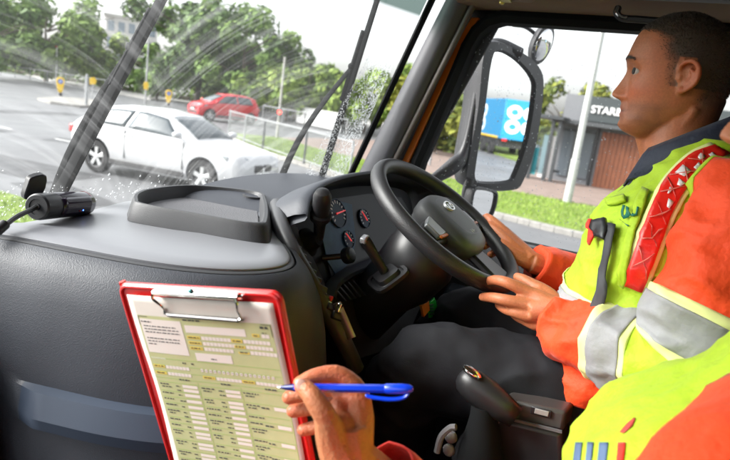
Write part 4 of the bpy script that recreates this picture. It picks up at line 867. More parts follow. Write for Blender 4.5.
# ------------------------------------------------------------------ cars
TYRE = mat('tyre', (.02, .02, .021), .8); ALLOY = mat('alloy', (.6, .61, .62), .3, .8); CGL = mat('car glass', (.05, .065, .075), .1, spec=.5); DARKP = mat('dark trim', (.03, .03, .032), .5)
def car(name, label, paint, st, wheels, W, win, sx_, wr=.32):
    """st: stations (x, z_bottom, z_belt, z_top, half width, roof half width); x grows to the front"""
    root = empty(name); tag(root, label, 'car'); xs = [q[0] for q in st]
    def S(x): return [np.interp(x, xs, [q[k] for q in st]) for k in range(1, 6)]
    def ring(x):
        zb_, ze, zt_, w_, wr_ = S(x); h = []
        lowz = zb_+.12
        h = [(0, zb_), (w_*.86, zb_), (w_*.97, lowz), (w_*1.0, lowz+(ze-lowz)*.45), (w_*1.0, lowz+(ze-lowz)*.72), (w_*.965, ze), (w_*.95+(wr_-w_*.95)*.05, ze+.012)]
        h += [(w_*.945+(wr_-w_*.945)*t_, ze+.012+(zt_-.075-ze)*t_) for t_ in (.35, .7)] + [(wr_, max(zt_-.06, ze+.015)), (wr_*.86, max(zt_-.018, ze+.02)), (wr_*.45, max(zt_, ze+.022)), (0, max(zt_+.006, ze+.024))]
        return [V(x, y, z) for y, z in h]+[V(x, -y, z) for y, z in h[1:-1][::-1]]
    xx_ = sorted(set(list(np.linspace(xs[0], xs[-1], 44))+xs)); b = MB(); b.loft([ring(x) for x in xx_]); body = b.build('body', paint, root, angle=50)
    for x in wheels:                                   # real wheel arches
        cb = MB(); cb.lathe(V(x, -W, wr), (0, 1, 0), [(wr*1.16, 0), (wr*1.16, 2*W)], 28); cut = cb.build('cutter', paint, None)
        inner_ = MB(); 
        md = body.modifiers.new('c', 'BOOLEAN'); md.object = cut; md.operation = 'DIFFERENCE'; md.solver = 'EXACT'
        dg = bpy.context.evaluated_depsgraph_get(); nm = bpy.data.meshes.new_from_object(body.evaluated_get(dg)); body.modifiers.clear(); body.data = nm; bpy.data.objects.remove(cut)
    body.data.set_sharp_from_angle(angle=rad(45))
    b = MB(); b.box(((wheels[0]+wheels[1])/2, 0, .36), (wheels[0]-wheels[1]+.75, W*1.5, .34)); b.build('underbody', BLACK_M, root)
    for x in wheels:
        for sg_ in (-1, 1):
            cy_ = sg_*(W-.10); ww = empty('wheel'); ww.parent = root
            b = MB(); b.lathe(V(x, cy_-sg_*.1, wr), (0, sg_, 0), [(wr*.66, 0), (wr*.95, .0), (wr, .03), (wr, .15), (wr*.96, .185), (wr*.68, .19), (wr*.66, .15)], 28); b.build('tyre', TYRE, ww)
            b = MB(); b.lathe(V(x, cy_-sg_*.1, wr), (0, sg_, 0), [(wr*.67, .02), (wr*.67, .188), (wr*.6, .185), (wr*.58, .12), (.001, .10)], 24)
            b.build('barrel', mat('rim dark', (.12, .12, .125), .4, .6), ww)
            b = MB()
            for k in range(5):
                a_ = 2*math.pi*k/5+.3; d = V(math.cos(a_), 0, math.sin(a_)); e = V(-math.sin(a_), 0, math.cos(a_)); o_ = V(x, cy_+sg_*.075, wr)
                b.prism([o_+d*.02-e*.03, o_+d*wr*.62-e*.045, o_+d*wr*.62+e*.045, o_+d*.02+e*.03], V(0, -sg_*.03, 0))
            b.lathe(V(x, cy_+sg_*.06, wr), (0, sg_, 0), [(.06, 0), (.05, .02), (.001, .022)], 12); b.build('spokes', ALLOY, ww, bevel=.006)
    def side(x, t_, sg_, k=.008):
        zb_, ze, zt_, w_, wr_ = S(x); y = w_*.945+(wr_-w_*.945)*t_; z = ze+.012+(zt_-.075-ze)*t_; return V(x, sg_*(y+k), z+k*.3)
    for poly in win:                                   # side windows lie on the greenhouse
        for sg_ in (-1, 1):
            n_ = 8; b = MB(); (xa0, xa1), (xb0, xb1) = poly       # bottom from..to, top from..to
            b.grid([[side(lin(lin(xa0, xa1, i/n_), lin(xb0, xb1, i/n_), t_), .06+.86*t_, sg_) for i in range(n_+1)] for t_ in np.linspace(0, 1, 6)]); b.build('side_window', CGL, root, angle=180, solid=.006)
    def across(x0, x1, k, t0=.06, t1=.94):             # wind screens: between two stations across the car
        rows_ = []
        for t_ in np.linspace(t0, t1, 6):
            x = lin(x0, x1, t_); zb_, ze, zt_, w_, wr_ = S(x); zz = max(zt_, ze+.022)+k; rows_.append([V(x+k*.6*math.copysign(1, x0), y, zz-.04*(abs(y)/wr_)**3-.005) for y in np.linspace(-wr_*.9, wr_*.9, 9)])
        b = MB(); b.grid(rows_); return b
    across(sx_[0], sx_[1], .012).build('front_window', CGL, root, angle=180, solid=.006); across(sx_[2], sx_[3], .012).build('rear_window', CGL, root, angle=180, solid=.006)
    xf, xr = xs[-1], xs[0]
    for sg_ in (-1, 1):
        zb_, ze, zt_, w_, wr_ = S(xf-.28)
        b = MB(); b.loft([[V(xf-.06, sg_*w_*.55, ze-.14), V(xf-.05, sg_*w_*.55, ze-.05), V(xf-.3, sg_*w_*.60, ze+.03), V(xf-.3, sg_*w_*.6, ze-.1)], [V(xf-.3, sg_*(w_+.006), ze-.12), V(xf-.3, sg_*(w_+.006), ze-.03), V(xf-.5, sg_*(w_*1.0), ze-.0), V(xf-.5, sg_*(w_*1.0), ze-.08)]]); b.build('headlight', mat('headlamp', (.28, .30, .33), .12, .3, spec=.8), root, bevel=.015)
        zb_, ze, zt_, w_, wr_ = S(xr+.1)
        b = MB(); b.box((xr+.07, sg_*w_*.83, ze-.1), (.16, w_*.34, .17)); b.build('tail_light', mat('tail lamp', (.45, .02, .02), .2), root, bevel=.03)
        zb_, ze, zt_, w_, wr_ = S(sx_[0]-.35)
        b = MB(); b.ball((sx_[0]-.28, sg_*(w_+.09), ze+.10), (.09, .11, .065), 8); b.tube([(sx_[0]-.28, sg_*w_*.95, ze+.04), (sx_[0]-.28, sg_*(w_+.06), ze+.08)], .03, 6); b.build('wing_mirror', paint, root)
        b = MB(); xh = win[0][0][0]+.12; zb_, ze, zt_, w_, wr_ = S(xh); b.box((xh, sg_*(w_+.012), ze-.10), (.2, .02, .03)); b.build('door_handle', paint, root, bevel=.008)
        b = MB(); b.box((0, sg_*(W*.985), .30), (wheels[0]-wheels[1]-.8, .03, .10)); b.build('sill', DARKP, root, bevel=.01)
        for xd in (win[0][0][0], win[0][0][1]+.05):
            zb_, ze, zt_, w_, wr_ = S(xd); b = MB(); b.box((xd, sg_*(w_*.992), (ze+.38)/2), (.012, .02, ze-.42)); b.build('door_seam', DARKP, root)
    zb_, ze, zt_, w_, wr_ = S(xf-.04)
    b = MB(); b.box((xf-.01, 0, zb_+.13), (.09, w_*1.5, .12)); b.build('lower_grille', DARKP, root, bevel=.02)
    for sg_ in (-1, 1): b = MB(); b.box((xf+.0, sg_*.17, ze-.10), (.09, .28, .14)); b.build('grille', DARKP, root, bevel=.03)
    b = MB(); b.box((xf+.02, 0, zb_+.29), (.02, .5, .11)); b.build('number_plate', WHT, root); b = MB(); b.box((xr-.015, 0, .62), (.02, .5, .11)); b.build('number_plate', YEL, root)
    return root
WPAINT = mat('white car paint', (.50, .505, .52), .25, coat=.5); RPAINT = mat('red car paint', (.55, .012, .02), .25, coat=.5)
st = [(-2.12, .42, .70, .78, .70, .6), (-2.05, .30, .88, .98, .80, .66), (-1.9, .24, .97, 1.12, .84, .62), (-1.45, .2, .98, 1.34, .87, .60), (-.9, .2, .97, 1.41, .88, .60), (-.2, .2, .955, 1.43, .88, .60), (.3, .2, .945, 1.37, .88, .60), (.75, .2, .935, 1.17, .88, .64), (1.12, .2, .925, .965, .88, .72), (1.3, .2, .90, .93, .88, .74), (1.8, .2, .84, .86, .85, .70), (2.04, .2, .79, .81, .82, .66), (2.15, .22, .71, .73, .77, .6), (2.21, .30, .60, .62, .68, .5)]
wcar = car('white_car', 'white three door hatchback driving past in the wet road', WPAINT, st, (1.36, -1.30), .88, [((-.55, .85), (-.42, .32)), ((-1.55, -.62), (-1.25, -.5))], (1.10, .33, -2.0, -1.2), .325)
pw = (on(101, 173, 'z', 0)+on(196, 193, 'z', 0))/2; dw = on(196, 193, 'z', 0)-on(101, 173, 'z', 0)
hdg = math.atan2(dw[1], dw[0]); side_n = V(-math.sin(hdg), math.cos(hdg), 0); 
if side_n @ V(1, .3, 0) < 0: side_n = -side_n
cpos = pw+side_n*.78; wcar.location = (cpos[0], cpos[1], .004); wcar.rotation_euler[2] = hdg; wcar.scale = (1.02, 1.0, 1.07)
st2 = [(-1.72, .42, .75, .85, .66, .58), (-1.66, .26, .9, 1.1, .76, .62), (-1.5, .22, .98, 1.38, .80, .60), (-1.0, .2, .98, 1.48, .82, .60), (-.3, .2, .96, 1.5, .82, .60), (.3, .2, .95, 1.44, .82, .60), (.85, .2, .94, 1.17, .82, .64), (1.2, .2, .92, .97, .82, .70), (1.55, .22, .84, .87, .78, .66), (1.78, .28, .68, .70, .66, .5)]
rcar = car('red_car', 'small red hatchback waiting on the side road behind the railing', RPAINT, st2, (1.18, -1.18), .82, [((-.35, .95), (-.3, .36)), ((-1.3, -.42), (-1.15, -.38))], (1.16, .36, -1.62, -1.3), .30)
a, c = on(199, 120.5, 'z', 0), on(246, 124, 'z', 0); pm = (a+c)/2; hd2 = math.atan2((a-c)[1], (a-c)[0]); rcar.location = (pm[0]+.6, pm[1]+.5, .004); rcar.rotation_euler[2] = hd2-rad(12); rcar.scale = (1.15, 1.15, 1.15)

# ------------------------------------------------------------------ blue lorry behind, seen only in the mirrors
def refl(u, v): 
    p = mp(u, v, .004); d = nrm(p-EYE); return p, d-2*(d@mn)*mn
pm_, dm_ = refl(489, 118)
k_ = 43.0/math.hypot(dm_[0], dm_[1]); bl = pm_+dm_*k_
lor = tag(empty('blue_lorry', (bl[0], bl[1], 0)), 'blue box lorry with white emblem reflected in the wing mirror', 'lorry')
tb_ = MB(); BLUE = mat('lorry blue', (.01, .20, .40), .45)
def lb(x, y, z): return V(bl[0]+x, bl[1]-3-y, z)
tb_.box(lb(.9, -3.2, 2.45), (2.5, 8.2, 2.6)); tb_.build('box_body', BLUE, lor, bevel=.04)
b = MB(); b.box(lb(.9, 2.0, 1.7), (2.4, 1.9, 2.2)); b.build('cab', mat('lorry cab white', (.7, .72, .74), .35), lor, bevel=.12, seg=3)
b = MB(); b.box(lb(.9, 2.97, 2.1), (2.1, .06, .9)); b.build('front_window', CGL, lor)
for sg_ in (-1, 1): b = MB(); b.box(lb(.9+sg_*1.22, 2.1, 2.15), (.04, 1.1, .7)); b.build('side_window', CGL, lor)
b = MB(); b.box(lb(.9, -1.2, .85), (2.2, 11.0, .5)); b.build('chassis', DARKP, lor)
b = MB()
b.box(lb(-.36, -2.8, 1.22), (.03, 7.8, .12)); b.build('marker_stripe', mat('marker yellow', (.8, .5, .02), .4), lor)
for y in (2.0, -3.2, -5.2):
    for sg_ in (-1, 1): b = MB(); b.lathe(lb(.9+sg_*1.0, y, .5), (sg_, 0, 0), [(.28, 0), (.5, 0), (.5, .26), (.3, .28), (.28, .2), (.001, .2)], 22); b.build('wheel', TYRE, lor)
b = MB()
for (yy, zz) in ((-1.6, 2.9), (-2.7, 2.9), (-1.6, 1.95), (-2.7, 1.95)):                     # four white rings of the emblem
    n_ = 20; ro = [lb(-.355, yy+.55*math.cos(q), zz+.47*math.sin(q)) for q in np.linspace(0, 2*math.pi, n_, endpoint=False)]; ri = [lb(-.355, yy+.28*math.cos(q), zz+.22*math.sin(q)) for q in np.linspace(0, 2*math.pi, n_, endpoint=False)]
    b.loft([ro, [p+V(-.012, 0, 0) for p in ro], [p+V(-.012, 0, 0) for p in ri], ri], True, False)
for (xx2, zz) in ((.35, 2.95), (1.45, 2.95), (.35, 2.0), (1.45, 2.0)):
    n_ = 20; ro = [lb(xx2+.52*math.cos(q), -7.31, zz+.45*math.sin(q)) for q in np.linspace(0, 2*math.pi, n_, endpoint=False)]; ri = [lb(xx2+.26*math.cos(q), -7.31, zz+.2*math.sin(q)) for q in np.linspace(0, 2*math.pi, n_, endpoint=False)]
    b.loft([ro, [p+V(0, .012, 0) for p in ro], [p+V(0, .012, 0) for p in ri], ri], True, False)
b.build('emblem', WHT, lor)
for sg_ in (-1, 1):
    b = MB(); b.box(lb(.9+sg_*.9, 2.96, 1.15), (.4, .05, .2)); b.build('headlight', _mats['headlamp'], lor); b = MB(); b.box(lb(.9+sg_*.95, -7.32, 1.1), (.35, .06, .16)); b.build('tail_light', _mats['tail lamp'], lor)
b = MB(); b.box(lb(.9, 2.98, 1.45), (1.5, .05, .3)); b.build('grille', DARKP, lor)
# ================================================================== people
from mathutils.bvhtree import BVHTree
random.seed(5)
def union_mesh(b, voxel, smooth=4, fac=.5):
    """closed overlapping shapes -> one continuous skin"""
    o = b.build('tmp', [], None, angle=180)
    md = o.modifiers.new('r', 'REMESH'); md.mode = 'VOXEL'; md.voxel_size = voxel
    md = o.modifiers.new('s', 'SMOOTH'); md.iterations = smooth; md.factor = fac
    dg = bpy.context.evaluated_depsgraph_get(); me = bpy.data.meshes.new_from_object(o.evaluated_get(dg)); bpy.data.objects.remove(o)
    me.polygons.foreach_set('use_smooth', [True]*len(me.polygons)); return me
def obj_from(me, name, m, parent=None):
    off = wpos(parent) if parent is not None else np.zeros(3)
    if off.any(): me.transform(Matrix.Translation(-Vector(off)))
    me.materials.clear()
    for q in (m if isinstance(m, (list, tuple)) else [m]): me.materials.append(q)
    me.name = name; o = bpy.data.objects.new(name, me); C.objects.link(o); o.parent = parent; return o
def bvh_of(o):
    me = o.data; off = Vector(wpos(o)); return BVHTree.FromPolygons([v.co+off for v in me.vertices], [tuple(p.vertices) for p in me.polygons])
def hit(bv, u, v, near=None):
    d = Vector(ray(u, v)).normalized(); h = bv.ray_cast(Vector(EYE), d)
    if h[0] is None:
        if near is None: return None, None
        p = Vector(EYE)+d*near; h = bv.find_nearest(p)
    n = h[1]; n = n if n.dot(d) < 0 else -n; return np.array(h[0]), np.array(n)
def decal(name, left, right, bv, off, m, parent, n=14, k=4, near=1.1, solid=.0015):
    """a strip of cloth or print lying on a surface, between two edge lines"""
    def rs_(L, n):
        L = catmull([V(*p, 0) for p in L], 6); s = [0]
        for a, c in zip(L[:-1], L[1:]): s.append(s[-1]+np.linalg.norm(c-a))
        return [V(*[np.interp(t, s, [p[i] for p in L]) for i in (0, 1)]) for t in np.linspace(0, s[-1], n)]
    A, B = rs_(left, n), rs_(right, n); rows_ = []
    for a, c in zip(A, B):
        row = []
        for t in np.linspace(0, 1, k):
            q = a+(c-a)*t; p, nn_ = hit(bv, q[0], q[1], near); row.append(p+nn_*off)
        rows_.append(row)
    b = MB(); b.grid(rows_); return b.build(name, m, parent, angle=180, solid=solid)
# ------------------------------------------------------------------ head (local axes: f forward, l to the person's left, u up; origin between the ears)
def I(x, tab): return np.interp(x, [t[0] for t in tab][::1], [t[1] for t in tab])
MID = [(-.118, .070), (-.115, .078), (-.109, .094), (-.0985, .1055), (-.092, .1045), (-.086, .1015), (-.078, .1052), (-.0735, .105), (-.0695, .1015), (-.066, .1055), (-.061, .1075), (-.055, .106), (-.0495, .107), (-.0470, .114), (-.0435, .124), (-.039, .1295), (-.033, .1285), (-.025, .1245), (-.015, .1195), (-.005, .1145), (.005, .1105), (.013, .1095), (.020, .1110), (.031, .1130), (.053, .1095), (.075, .1035), (.087, .097), (.10, .086), (.112, .070), (.122, .050), (.128, .02)]
BASE = [(-.118, .068), (-.115, .075), (-.109, .088), (-.0985, .096), (-.086, .0975), (-.07, .098), (-.05, .0985), (-.03, .0985), (-.01, .0995), (.005, .1025), (.013, .1045), (.020, .107), (.031, .1105), (.053, .109), (.075, .1035), (.087, .097), (.10, .086), (.112, .070), (.122, .050), (.128, .02)]
WID = [(-.118, .020), (-.109, .034), (-.0985, .044), (-.085, .053), (-.06, .063), (-.03, .069), (0, .0735), (.03, .0765), (.06, .0755), (.08, .071), (.10, .058), (.112, .045), (.122, .028), (.128, .006)]
BCK = [(-.118, .03), (-.109, .01), (-.0985, -.015), (-.085, -.035), (-.06, -.058), (-.03, -.075), (0, -.086), (.03, -.090), (.06, -.085), (.08, -.074), (.10, -.056), (.112, -.036), (.122, -.014), (.128, .01)]
def gauss(x, s): return math.exp(-(x/s)**2)
def head_pt(u, phi):
    F0, W_, B_ = I(u, BASE), I(u, WID), I(u, BCK); mid_ = .012 if u > -.06 else .012+(-.06-u)*.8
    c, s = math.cos(phi), math.sin(phi); e = 2.0/2.35 if c > 0 else 1.0
    l = W_*math.copysign(abs(s)**e, s); f = mid_+((F0-mid_) if c > 0 else (mid_-B_))*math.copysign(abs(c)**e, c)
    if c > 0:
        al = abs(l); d = I(u, MID)-F0
        if -.0485 <= u <= .03: wn_ = I(u, [(-.0485, .016), (-.043, .0175), (-.036, .0135), (-.02, .0085), (.01, .008), (.03, .014)])
        elif u < -.0485: wn_ = I(u, [(-.118, .03), (-.0985, .022), (-.086, .03), (-.078, .024), (-.0695, .024), (-.061, .024), (-.0495, .014)])
        else: wn_ = .04
        f += d*gauss(al, wn_)
        f += .006*gauss(al-.0135, .0055)*gauss(u+.042, .007)                        # nostril wings
        f -= .0135*gauss(al-.036, .017)*gauss(u-.0085, .0125)                       # eye sockets
        f += .0045*gauss(al-.030, .020)*gauss(u-.031, .009)                         # brows
        f += .0055*gauss(al-.050, .016)*gauss(u+.024, .016)                         # cheek bones
        f -= .003*gauss(al-.038, .013)*gauss(u+.066, .018)
        f -= .0045*gauss(al-.022-.35*max(0, -.045-u), .005)*gauss(u+.052, .016); f += .0028*gauss(al-.034, .012)*gauss(u+.010, .005); f -= .0022*gauss(al-.032, .014)*gauss(u+.018, .005)                         # nasolabial fold
    return f, l
def make_head_parts(b, T):
    us = sorted(set(list(np.linspace(-.118, .128, 92))+[-.047, -.0485, -.0735, -.066])); nph = 112
    phs = [2*math.pi*k/nph for k in range(nph)]
    b.loft([[T(*(lambda fl: (fl[0], fl[1], u))(head_pt(u, ph))) for ph in phs] for u in us])
    # neck
    nk = []
    for u, f, r, rl in ((-.03, -.02, .060, .058), (-.09, -.012, .058, .056), (-.14, -.016, .060, .060), (-.19, -.028, .066, .068), (-.24, -.04, .072, .085)):
        nk.append([T(f+r*math.cos(q), rl*math.sin(q), u) for q in np.linspace(0, 2*math.pi, 32, endpoint=False)])
    b.loft(nk)
    b.tube([T(.05, 0, -.105), T(.034, 0, -.145), T(.024, 0, -.2)], [.020, .018, .014], 10)     # throat
    for sg_ in (-1, 1):
        b.tube([T(-.03, sg_*.048, -.05), T(.0, sg_*.040, -.13), T(.025, sg_*.02, -.2)], [.012, .012, .012], 10)  # neck muscle
        # ear: shell, rim, lobe
        W0 = .0735
        R3 = lambda f, l, u: T(f if f > .05 else f*.86, sg_*l, u if f > .05 else u*.87)
        shell = []
        for k in range(5):
            kk = (0, .003, .006, .008, .009)[k]; s_ = (.85, .95, 1, .96, .8)[k]
            shell.append([R3(-.006+s_*.0155*math.cos(q)-.004*math.sin(q)-kk*.4, W0-.004+kk+.010*max(0, -math.cos(q)), .002+s_*.030*math.sin(q)) for q in np.linspace(0, 2*math.pi, 26, endpoint=False)])
        b.loft(shell)
        rim = [R3(f, l, u) for f, l, u in ((.012, W0, .006), (.011, W0+.006, .022), (.002, W0+.013, .031), (-.012, W0+.018, .032), (-.023, W0+.020, .022), (-.027, W0+.019, .006), (-.024, W0+.016, -.010), (-.014, W0+.011, -.022), (-.003, W0+.006, -.029), (.005, W0+.002, -.026))]
        b.tube(catmull(rim, 4), [.0032+.0016*math.sin(math.pi*i/36) for i in range(37)], 8)
        anti = [R3(f, l, u) for f, l, u in ((-.008, W0+.011, .018), (-.016, W0+.013, .008), (-.015, W0+.011, -.006), (-.006, W0+.007, -.014))]
        b.tube(catmull(anti, 4), .0033, 8)
        b.ball(R3(.008, W0+.003, -.002), (.004, .004, .006), 6)
        b.ball(R3(.0, W0+.003, -.027), (.006, .007, .008), 7)
        # eye lids
        for (du, df, r) in ((.0066, -.0004, .0119), (-.0090, -.0016, .0118)): b.ball(R3(.0818+df, .0335, .0085+du), r, 10)
def skin_colours(me, T_inv, base, hair=None, hairline=None, tips=()):
    at = me.color_attributes.new('skin', 'FLOAT_COLOR', 'POINT'); out = []
    for v in me.vertices:
        f, l, u = T_inv(v.co); c = np.array(base); al = abs(l)
        n1 = noise.noise(Vector(v.co)*60); n2 = noise.noise(Vector(v.co)*14)
        c = c*(1+.07*n1+.08*n2)*np.array((1, 1-.10*n2-.05*n1, 1-.12*n2-.05*n1))
        for tp, tr2 in tips:
            dd = (v.co-tp).length
            if dd < tr2*2: g_ = math.exp(-(dd/tr2)**2); c = c*np.array([1+.12*g_, 1-.30*g_, 1-.28*g_])
        if u > -.125 and f > -.12:
            red = .5*gauss(f-.09, .03)*gauss(u+.035, .02)+.35*gauss(al-.05, .02)*gauss(u+.03, .02)*(f > .03)+(.6 if al > .080 and abs(u) < .04 else 0)
            c = c*np.array([1+.10*red, 1-.22*red, 1-.25*red])
            lip = gauss(u+.0695, .0085)*gauss(al, .022)*(f > .08); c = c*(1-lip*.6)+np.array((.45, .11, .085))*lip*.6
            ml = gauss(u+.0697-.10*max(0, al-.015), .0022)*gauss(al, .027)*(f > .075); c = c*(1-.8*ml)
            st_ = (gauss(u+.09, .03)+gauss(u+.055, .01)*.6)*min(1, max(0, f/.03))*min(1, max(0, (-.04-u)/.02))*(.36+.25*n1); c = c*(1-st_*np.array((1, .9, .75)))
            br = gauss(u-.0305, .0042)*gauss(al-.031, .016)*(f > .07); c = c*(1-.6*br); ec_ = gauss(u-.009, .012)*gauss(al-.034, .016)*(f > .06); c = c*(1-.22*ec_); fw = sum(gauss(u-z_, .0012) for z_ in (.052, .061, .070))*(f > .07); c = c*(1-.10*fw)  # shade round the eyes is painted into the skin colour
            nos = gauss(u+.0475, .003)*gauss(al-.008, .004)*(f > .1); c = c*(1-.8*nos)
            if hair is not None:
                hl = I(u, hairline); k = min(1, max(0, (hl-f)/.03+.35*n1))
                if u < -.018: k = min(1, max(0, (-.022-f)/.02))*min(1, max(0, (u+.085)/.045))*.8
                if al > .0735 and abs(u) < .036 and -.034 < f < .016: k = 0
                c = c*(1-k)+np.array(hair)*k
        out += [*np.clip(c, 0, 1), 1]
    at.data.foreach_set('color', out)
def fingers(b, chains):
    for ch in chains:
        P = [np.array(c[0]) for c in ch]; r = [c[1] for c in ch]; Pc = catmull(P, 4); rc = list(np.interp(np.linspace(0, len(r)-1, len(Pc)), range(len(r)), r))
        b.tube(Pc, rc, 10); b.ball(P[-1], r[-1]*.99, 7); b.ball(P[0], r[0]*.98, 7)
SKIN = mat('skin', (.5, .26, .17), .5, attr='skin', var=(260, .22), bump=(420, .35, .0014), spec=.4, sss=.12)
SKIN2 = mat('skin of hand', (.5, .26, .17), .45, attr='skin', var=(190, .14), bump=(260, .6, .002), spec=.45, sss=.12, vor=(520, .25))

# fabrics
def cloth(n, c, fl=0): return mat(n, c, .7, var=(9, .14), bump=(38, .55, .010), sheen=.1)
LIME = cloth('lime hi-vis', (.43, .62, .012)); HVO = cloth('orange hi-vis', (.90, .062, .003)); HVR = cloth('red hi-vis', (.85, .03, .012)); NAVY = cloth('navy shirt', (.012, .017, .04)); TROU = mat('dark trousers', (.016, .0165, .020), .8, var=(9, .3), bump=(420, .25, .0015), spec=.2)
SILV = mat('silver reflective tape', (.34, .335, .35), .6, 0, bump=(90, .35, .004), var=(14, .22)); PALE = mat('pale yellow edging', (.8, .82, .35), .6)
def wrinkle(p, amp, sc_=14):
    v = Vector(p); r = 1-abs(noise.noise(Vector((v.x*sc_*.8+3, v.y*sc_*.8, v.z*sc_*1.5))))*2
    return amp*(noise.noise(v*sc_)+.7*r*abs(r)-.3+.4*noise.noise(Vector((v.x*sc_*2.3, v.y*sc_*2.3, v.z*sc_*1.2))))
def torso(b, tab, x0, amp=.006, nth=132, expo=2.4, lean=0):
    zs_ = np.linspace(tab[0][0], tab[-1][0], 120); rings = []
    for z in zs_:
        yc, hx_, hy_ = [np.interp(z, [t[0] for t in tab], [t[k] for t in tab]) for k in (1, 2, 3)]; r = []
        for q in np.linspace(0, 2*math.pi, nth, endpoint=False):
            c, s = math.cos(q), math.sin(q); e = 2/expo; p = V(x0+hx_*math.copysign(abs(c)**e, c), yc+hy_*math.copysign(abs(s)**e, s), z); k = wrinkle(p, amp); r.append(p+V(c, s, 0)*k)
        rings.append(r)
    b.loft(rings); return rings
def sleeve(path, radii, amp=.006, n=60, m=36, fold=0):
    P = catmull(path, 12); s = [0]
    for a, c in zip(P[:-1], P[1:]): s.append(s[-1]+np.linalg.norm(c-a))
    T_ = np.linspace(0, s[-1], n); P = [V(*[np.interp(t, s, [p[i] for p in P]) for i in range(3)]) for t in T_]
    tr = np.linspace(0, 1, len(radii)); rings = []; prev = None
    for i, p in enumerate(P):
        t = nrm(P[min(i+1, n-1)]-P[max(i-1, 0)]); a = prev if prev is not None else V(1, 0, 0); a = nrm(a-t*(a@t)); prev = a; c = np.cross(t, a); R = np.interp(i/(n-1), tr, radii); ring = []
        for q in np.linspace(0, 2*math.pi, m, endpoint=False):
            d = a*math.cos(q)+c*math.sin(q); pt = p+d*R; k = wrinkle(pt, amp, 16)+fold*math.sin(i/n*84*.8+2.6*math.sin(q+i*.02))*(.5+.5*math.sin(i/n*26)); ring.append(pt+d*k)
        rings.append(ring)
    return rings
def ring_slice(rings, a, c, off):
    n = len(rings); i0, i1 = int(a*(n-1)), max(int(a*(n-1))+1, int(round(c*(n-1)))); out = []
    for r in rings[i0:i1+1]:
        ce = sum(r)/len(r); out.append([p+nrm(p-ce)*off for p in r])
    return out
def tube_part(name, rings, m, parent, solid=.002):
    b = MB(); b.loft(rings, True, False); return b.build(name, m, parent, angle=180, solid=solid)

# ================================================================== the driver
HS = .935
HO = V(.622, -.008, 2.298)                                 # between the ears
HY = rad(-2); HP = rad(0)
def TD(f, l, u):
    x, y, u = -l*HS, f*HS, u*HS; return HO+V(x*math.cos(HY)-y*math.sin(HY), x*math.sin(HY)+y*math.cos(HY), u)
def TDi(co):
    d = (np.array(co)-HO)/HS; x = d[0]*math.cos(HY)+d[1]*math.sin(HY); y = -d[0]*math.sin(HY)+d[1]*math.cos(HY); return y, -x, d[2]
b = MB(); make_head_parts(b, TD)
# arms run inside the sleeves; hands
LS, LE, LW = V(.43, -.10, 2.05), V(.365, -.13, 1.80), on(556, 310, 'x', .475)
RS, RE, RW = V(.81, -.09, 2.05), V(.93, -.05, 1.80), on(531, 262, 'x', .785)
b.tube([V(.62, -.05, 2.12), LS, LE, LW], [.04, .035, .034, .027], 10); b.tube([V(.62, -.05, 2.12), RS, RE, RW], [.04, .035, .034, .027], 10)
b.tube([V(.62, -.05, 2.12), V(.62, -.05, 1.7)], [.06, .1], 12)
def H(u, v, x): return on(u, v, 'x', x)
K = [H(531, 294, .483), H(528, 305, .470), H(533, 316, .468), H(539, 325, .474)]
fingers(b, [
 [(LW, .024), (K[0], .0138), (H(508, 283, .474), .0112), (H(496, 280.0, .486), .0102), (H(488, 281, .502), .0088)],
 [(LW, .022), (K[1], .0138), (H(505, 300, .462), .0116), (H(492, 297.5, .474), .0106), (H(483, 297, .492), .009)],
 [(LW, .022), (K[2], .0132), (H(515, 312, .466), .0110), (H(505, 309, .480), .010), (H(499, 305, .496), .0088)],
 [(LW, .020), (K[3], .011), (H(524, 320, .480), .0096), (H(516, 316, .494), .0088), (H(511, 311, .506), .0078)],
 [(LW+V(.012, 0, .008), .018), (H(545, 292, .502), .0145), (H(531, 284, .512), .0122), (H(523, 279.5, .520), .0112), (H(517.5, 277, .527), .0094)]])
b.tube([LW, (K[1]+K[2])/2], [.026, .020], 12); b.tube([LW+V(.01, 0, 0), (K[0]+H(531, 284, .512))/2+V(.004, -.012, 0)], [.022, .014], 10)
# far hand closed round the rim
KR = [wl(.198, -.045, .022), wl(.206, -.07, .018), wl(.205, -.095, .014), wl(.198, -.115, .008)]
fingers(b, [[(RW, .022), (KR[i], .0125), (wl(.212-.012*i, -.035-.026*i, -.002), .0105), (wl(.196-.012*i, -.030-.026*i, -.028), .0095), (wl(.176-.012*i, -.030-.026*i, -.024), .008)] for i in range(4)]
        + [[(RW, .018), (H(513, 245, .780), .0128), (H(502, 235.5, .785), .0115), (H(494, 228.5, .795), .0105), (H(488.5, 224.5, .80), .0088)], [(RW, .02), (H(517, 254, .768), .0135), (H(505, 246, .766), .0112), (H(498, 241.5, .775), .010), (H(495, 240, .79), .009)], [(RW, .02), (H(520, 261, .765), .0125), (H(510, 256, .762), .0108), (H(504, 253, .772), .0098), (H(502, 251, .787), .009)]])
b.tube([RW, (KR[1]+KR[2])/2], [.026, .02], 12)
me = union_mesh(b, .0028, 3, .45); skin_colours(me, TDi, (.52, .175, .078), (.09, .064, .048), [(-.2, -.02), (-.022, -.02), (-.020, .030), (.0, .034), (.02, .038), (.05, .050), (.068, .058), (.078, .070), (.087, .098), (.095, .2), (.2, .3)])
driver = obj_from(me, 'person', SKIN)
tag(driver, 'man with cropped dark hair in orange and lime hi-vis jacket holding the steering wheel', 'person')
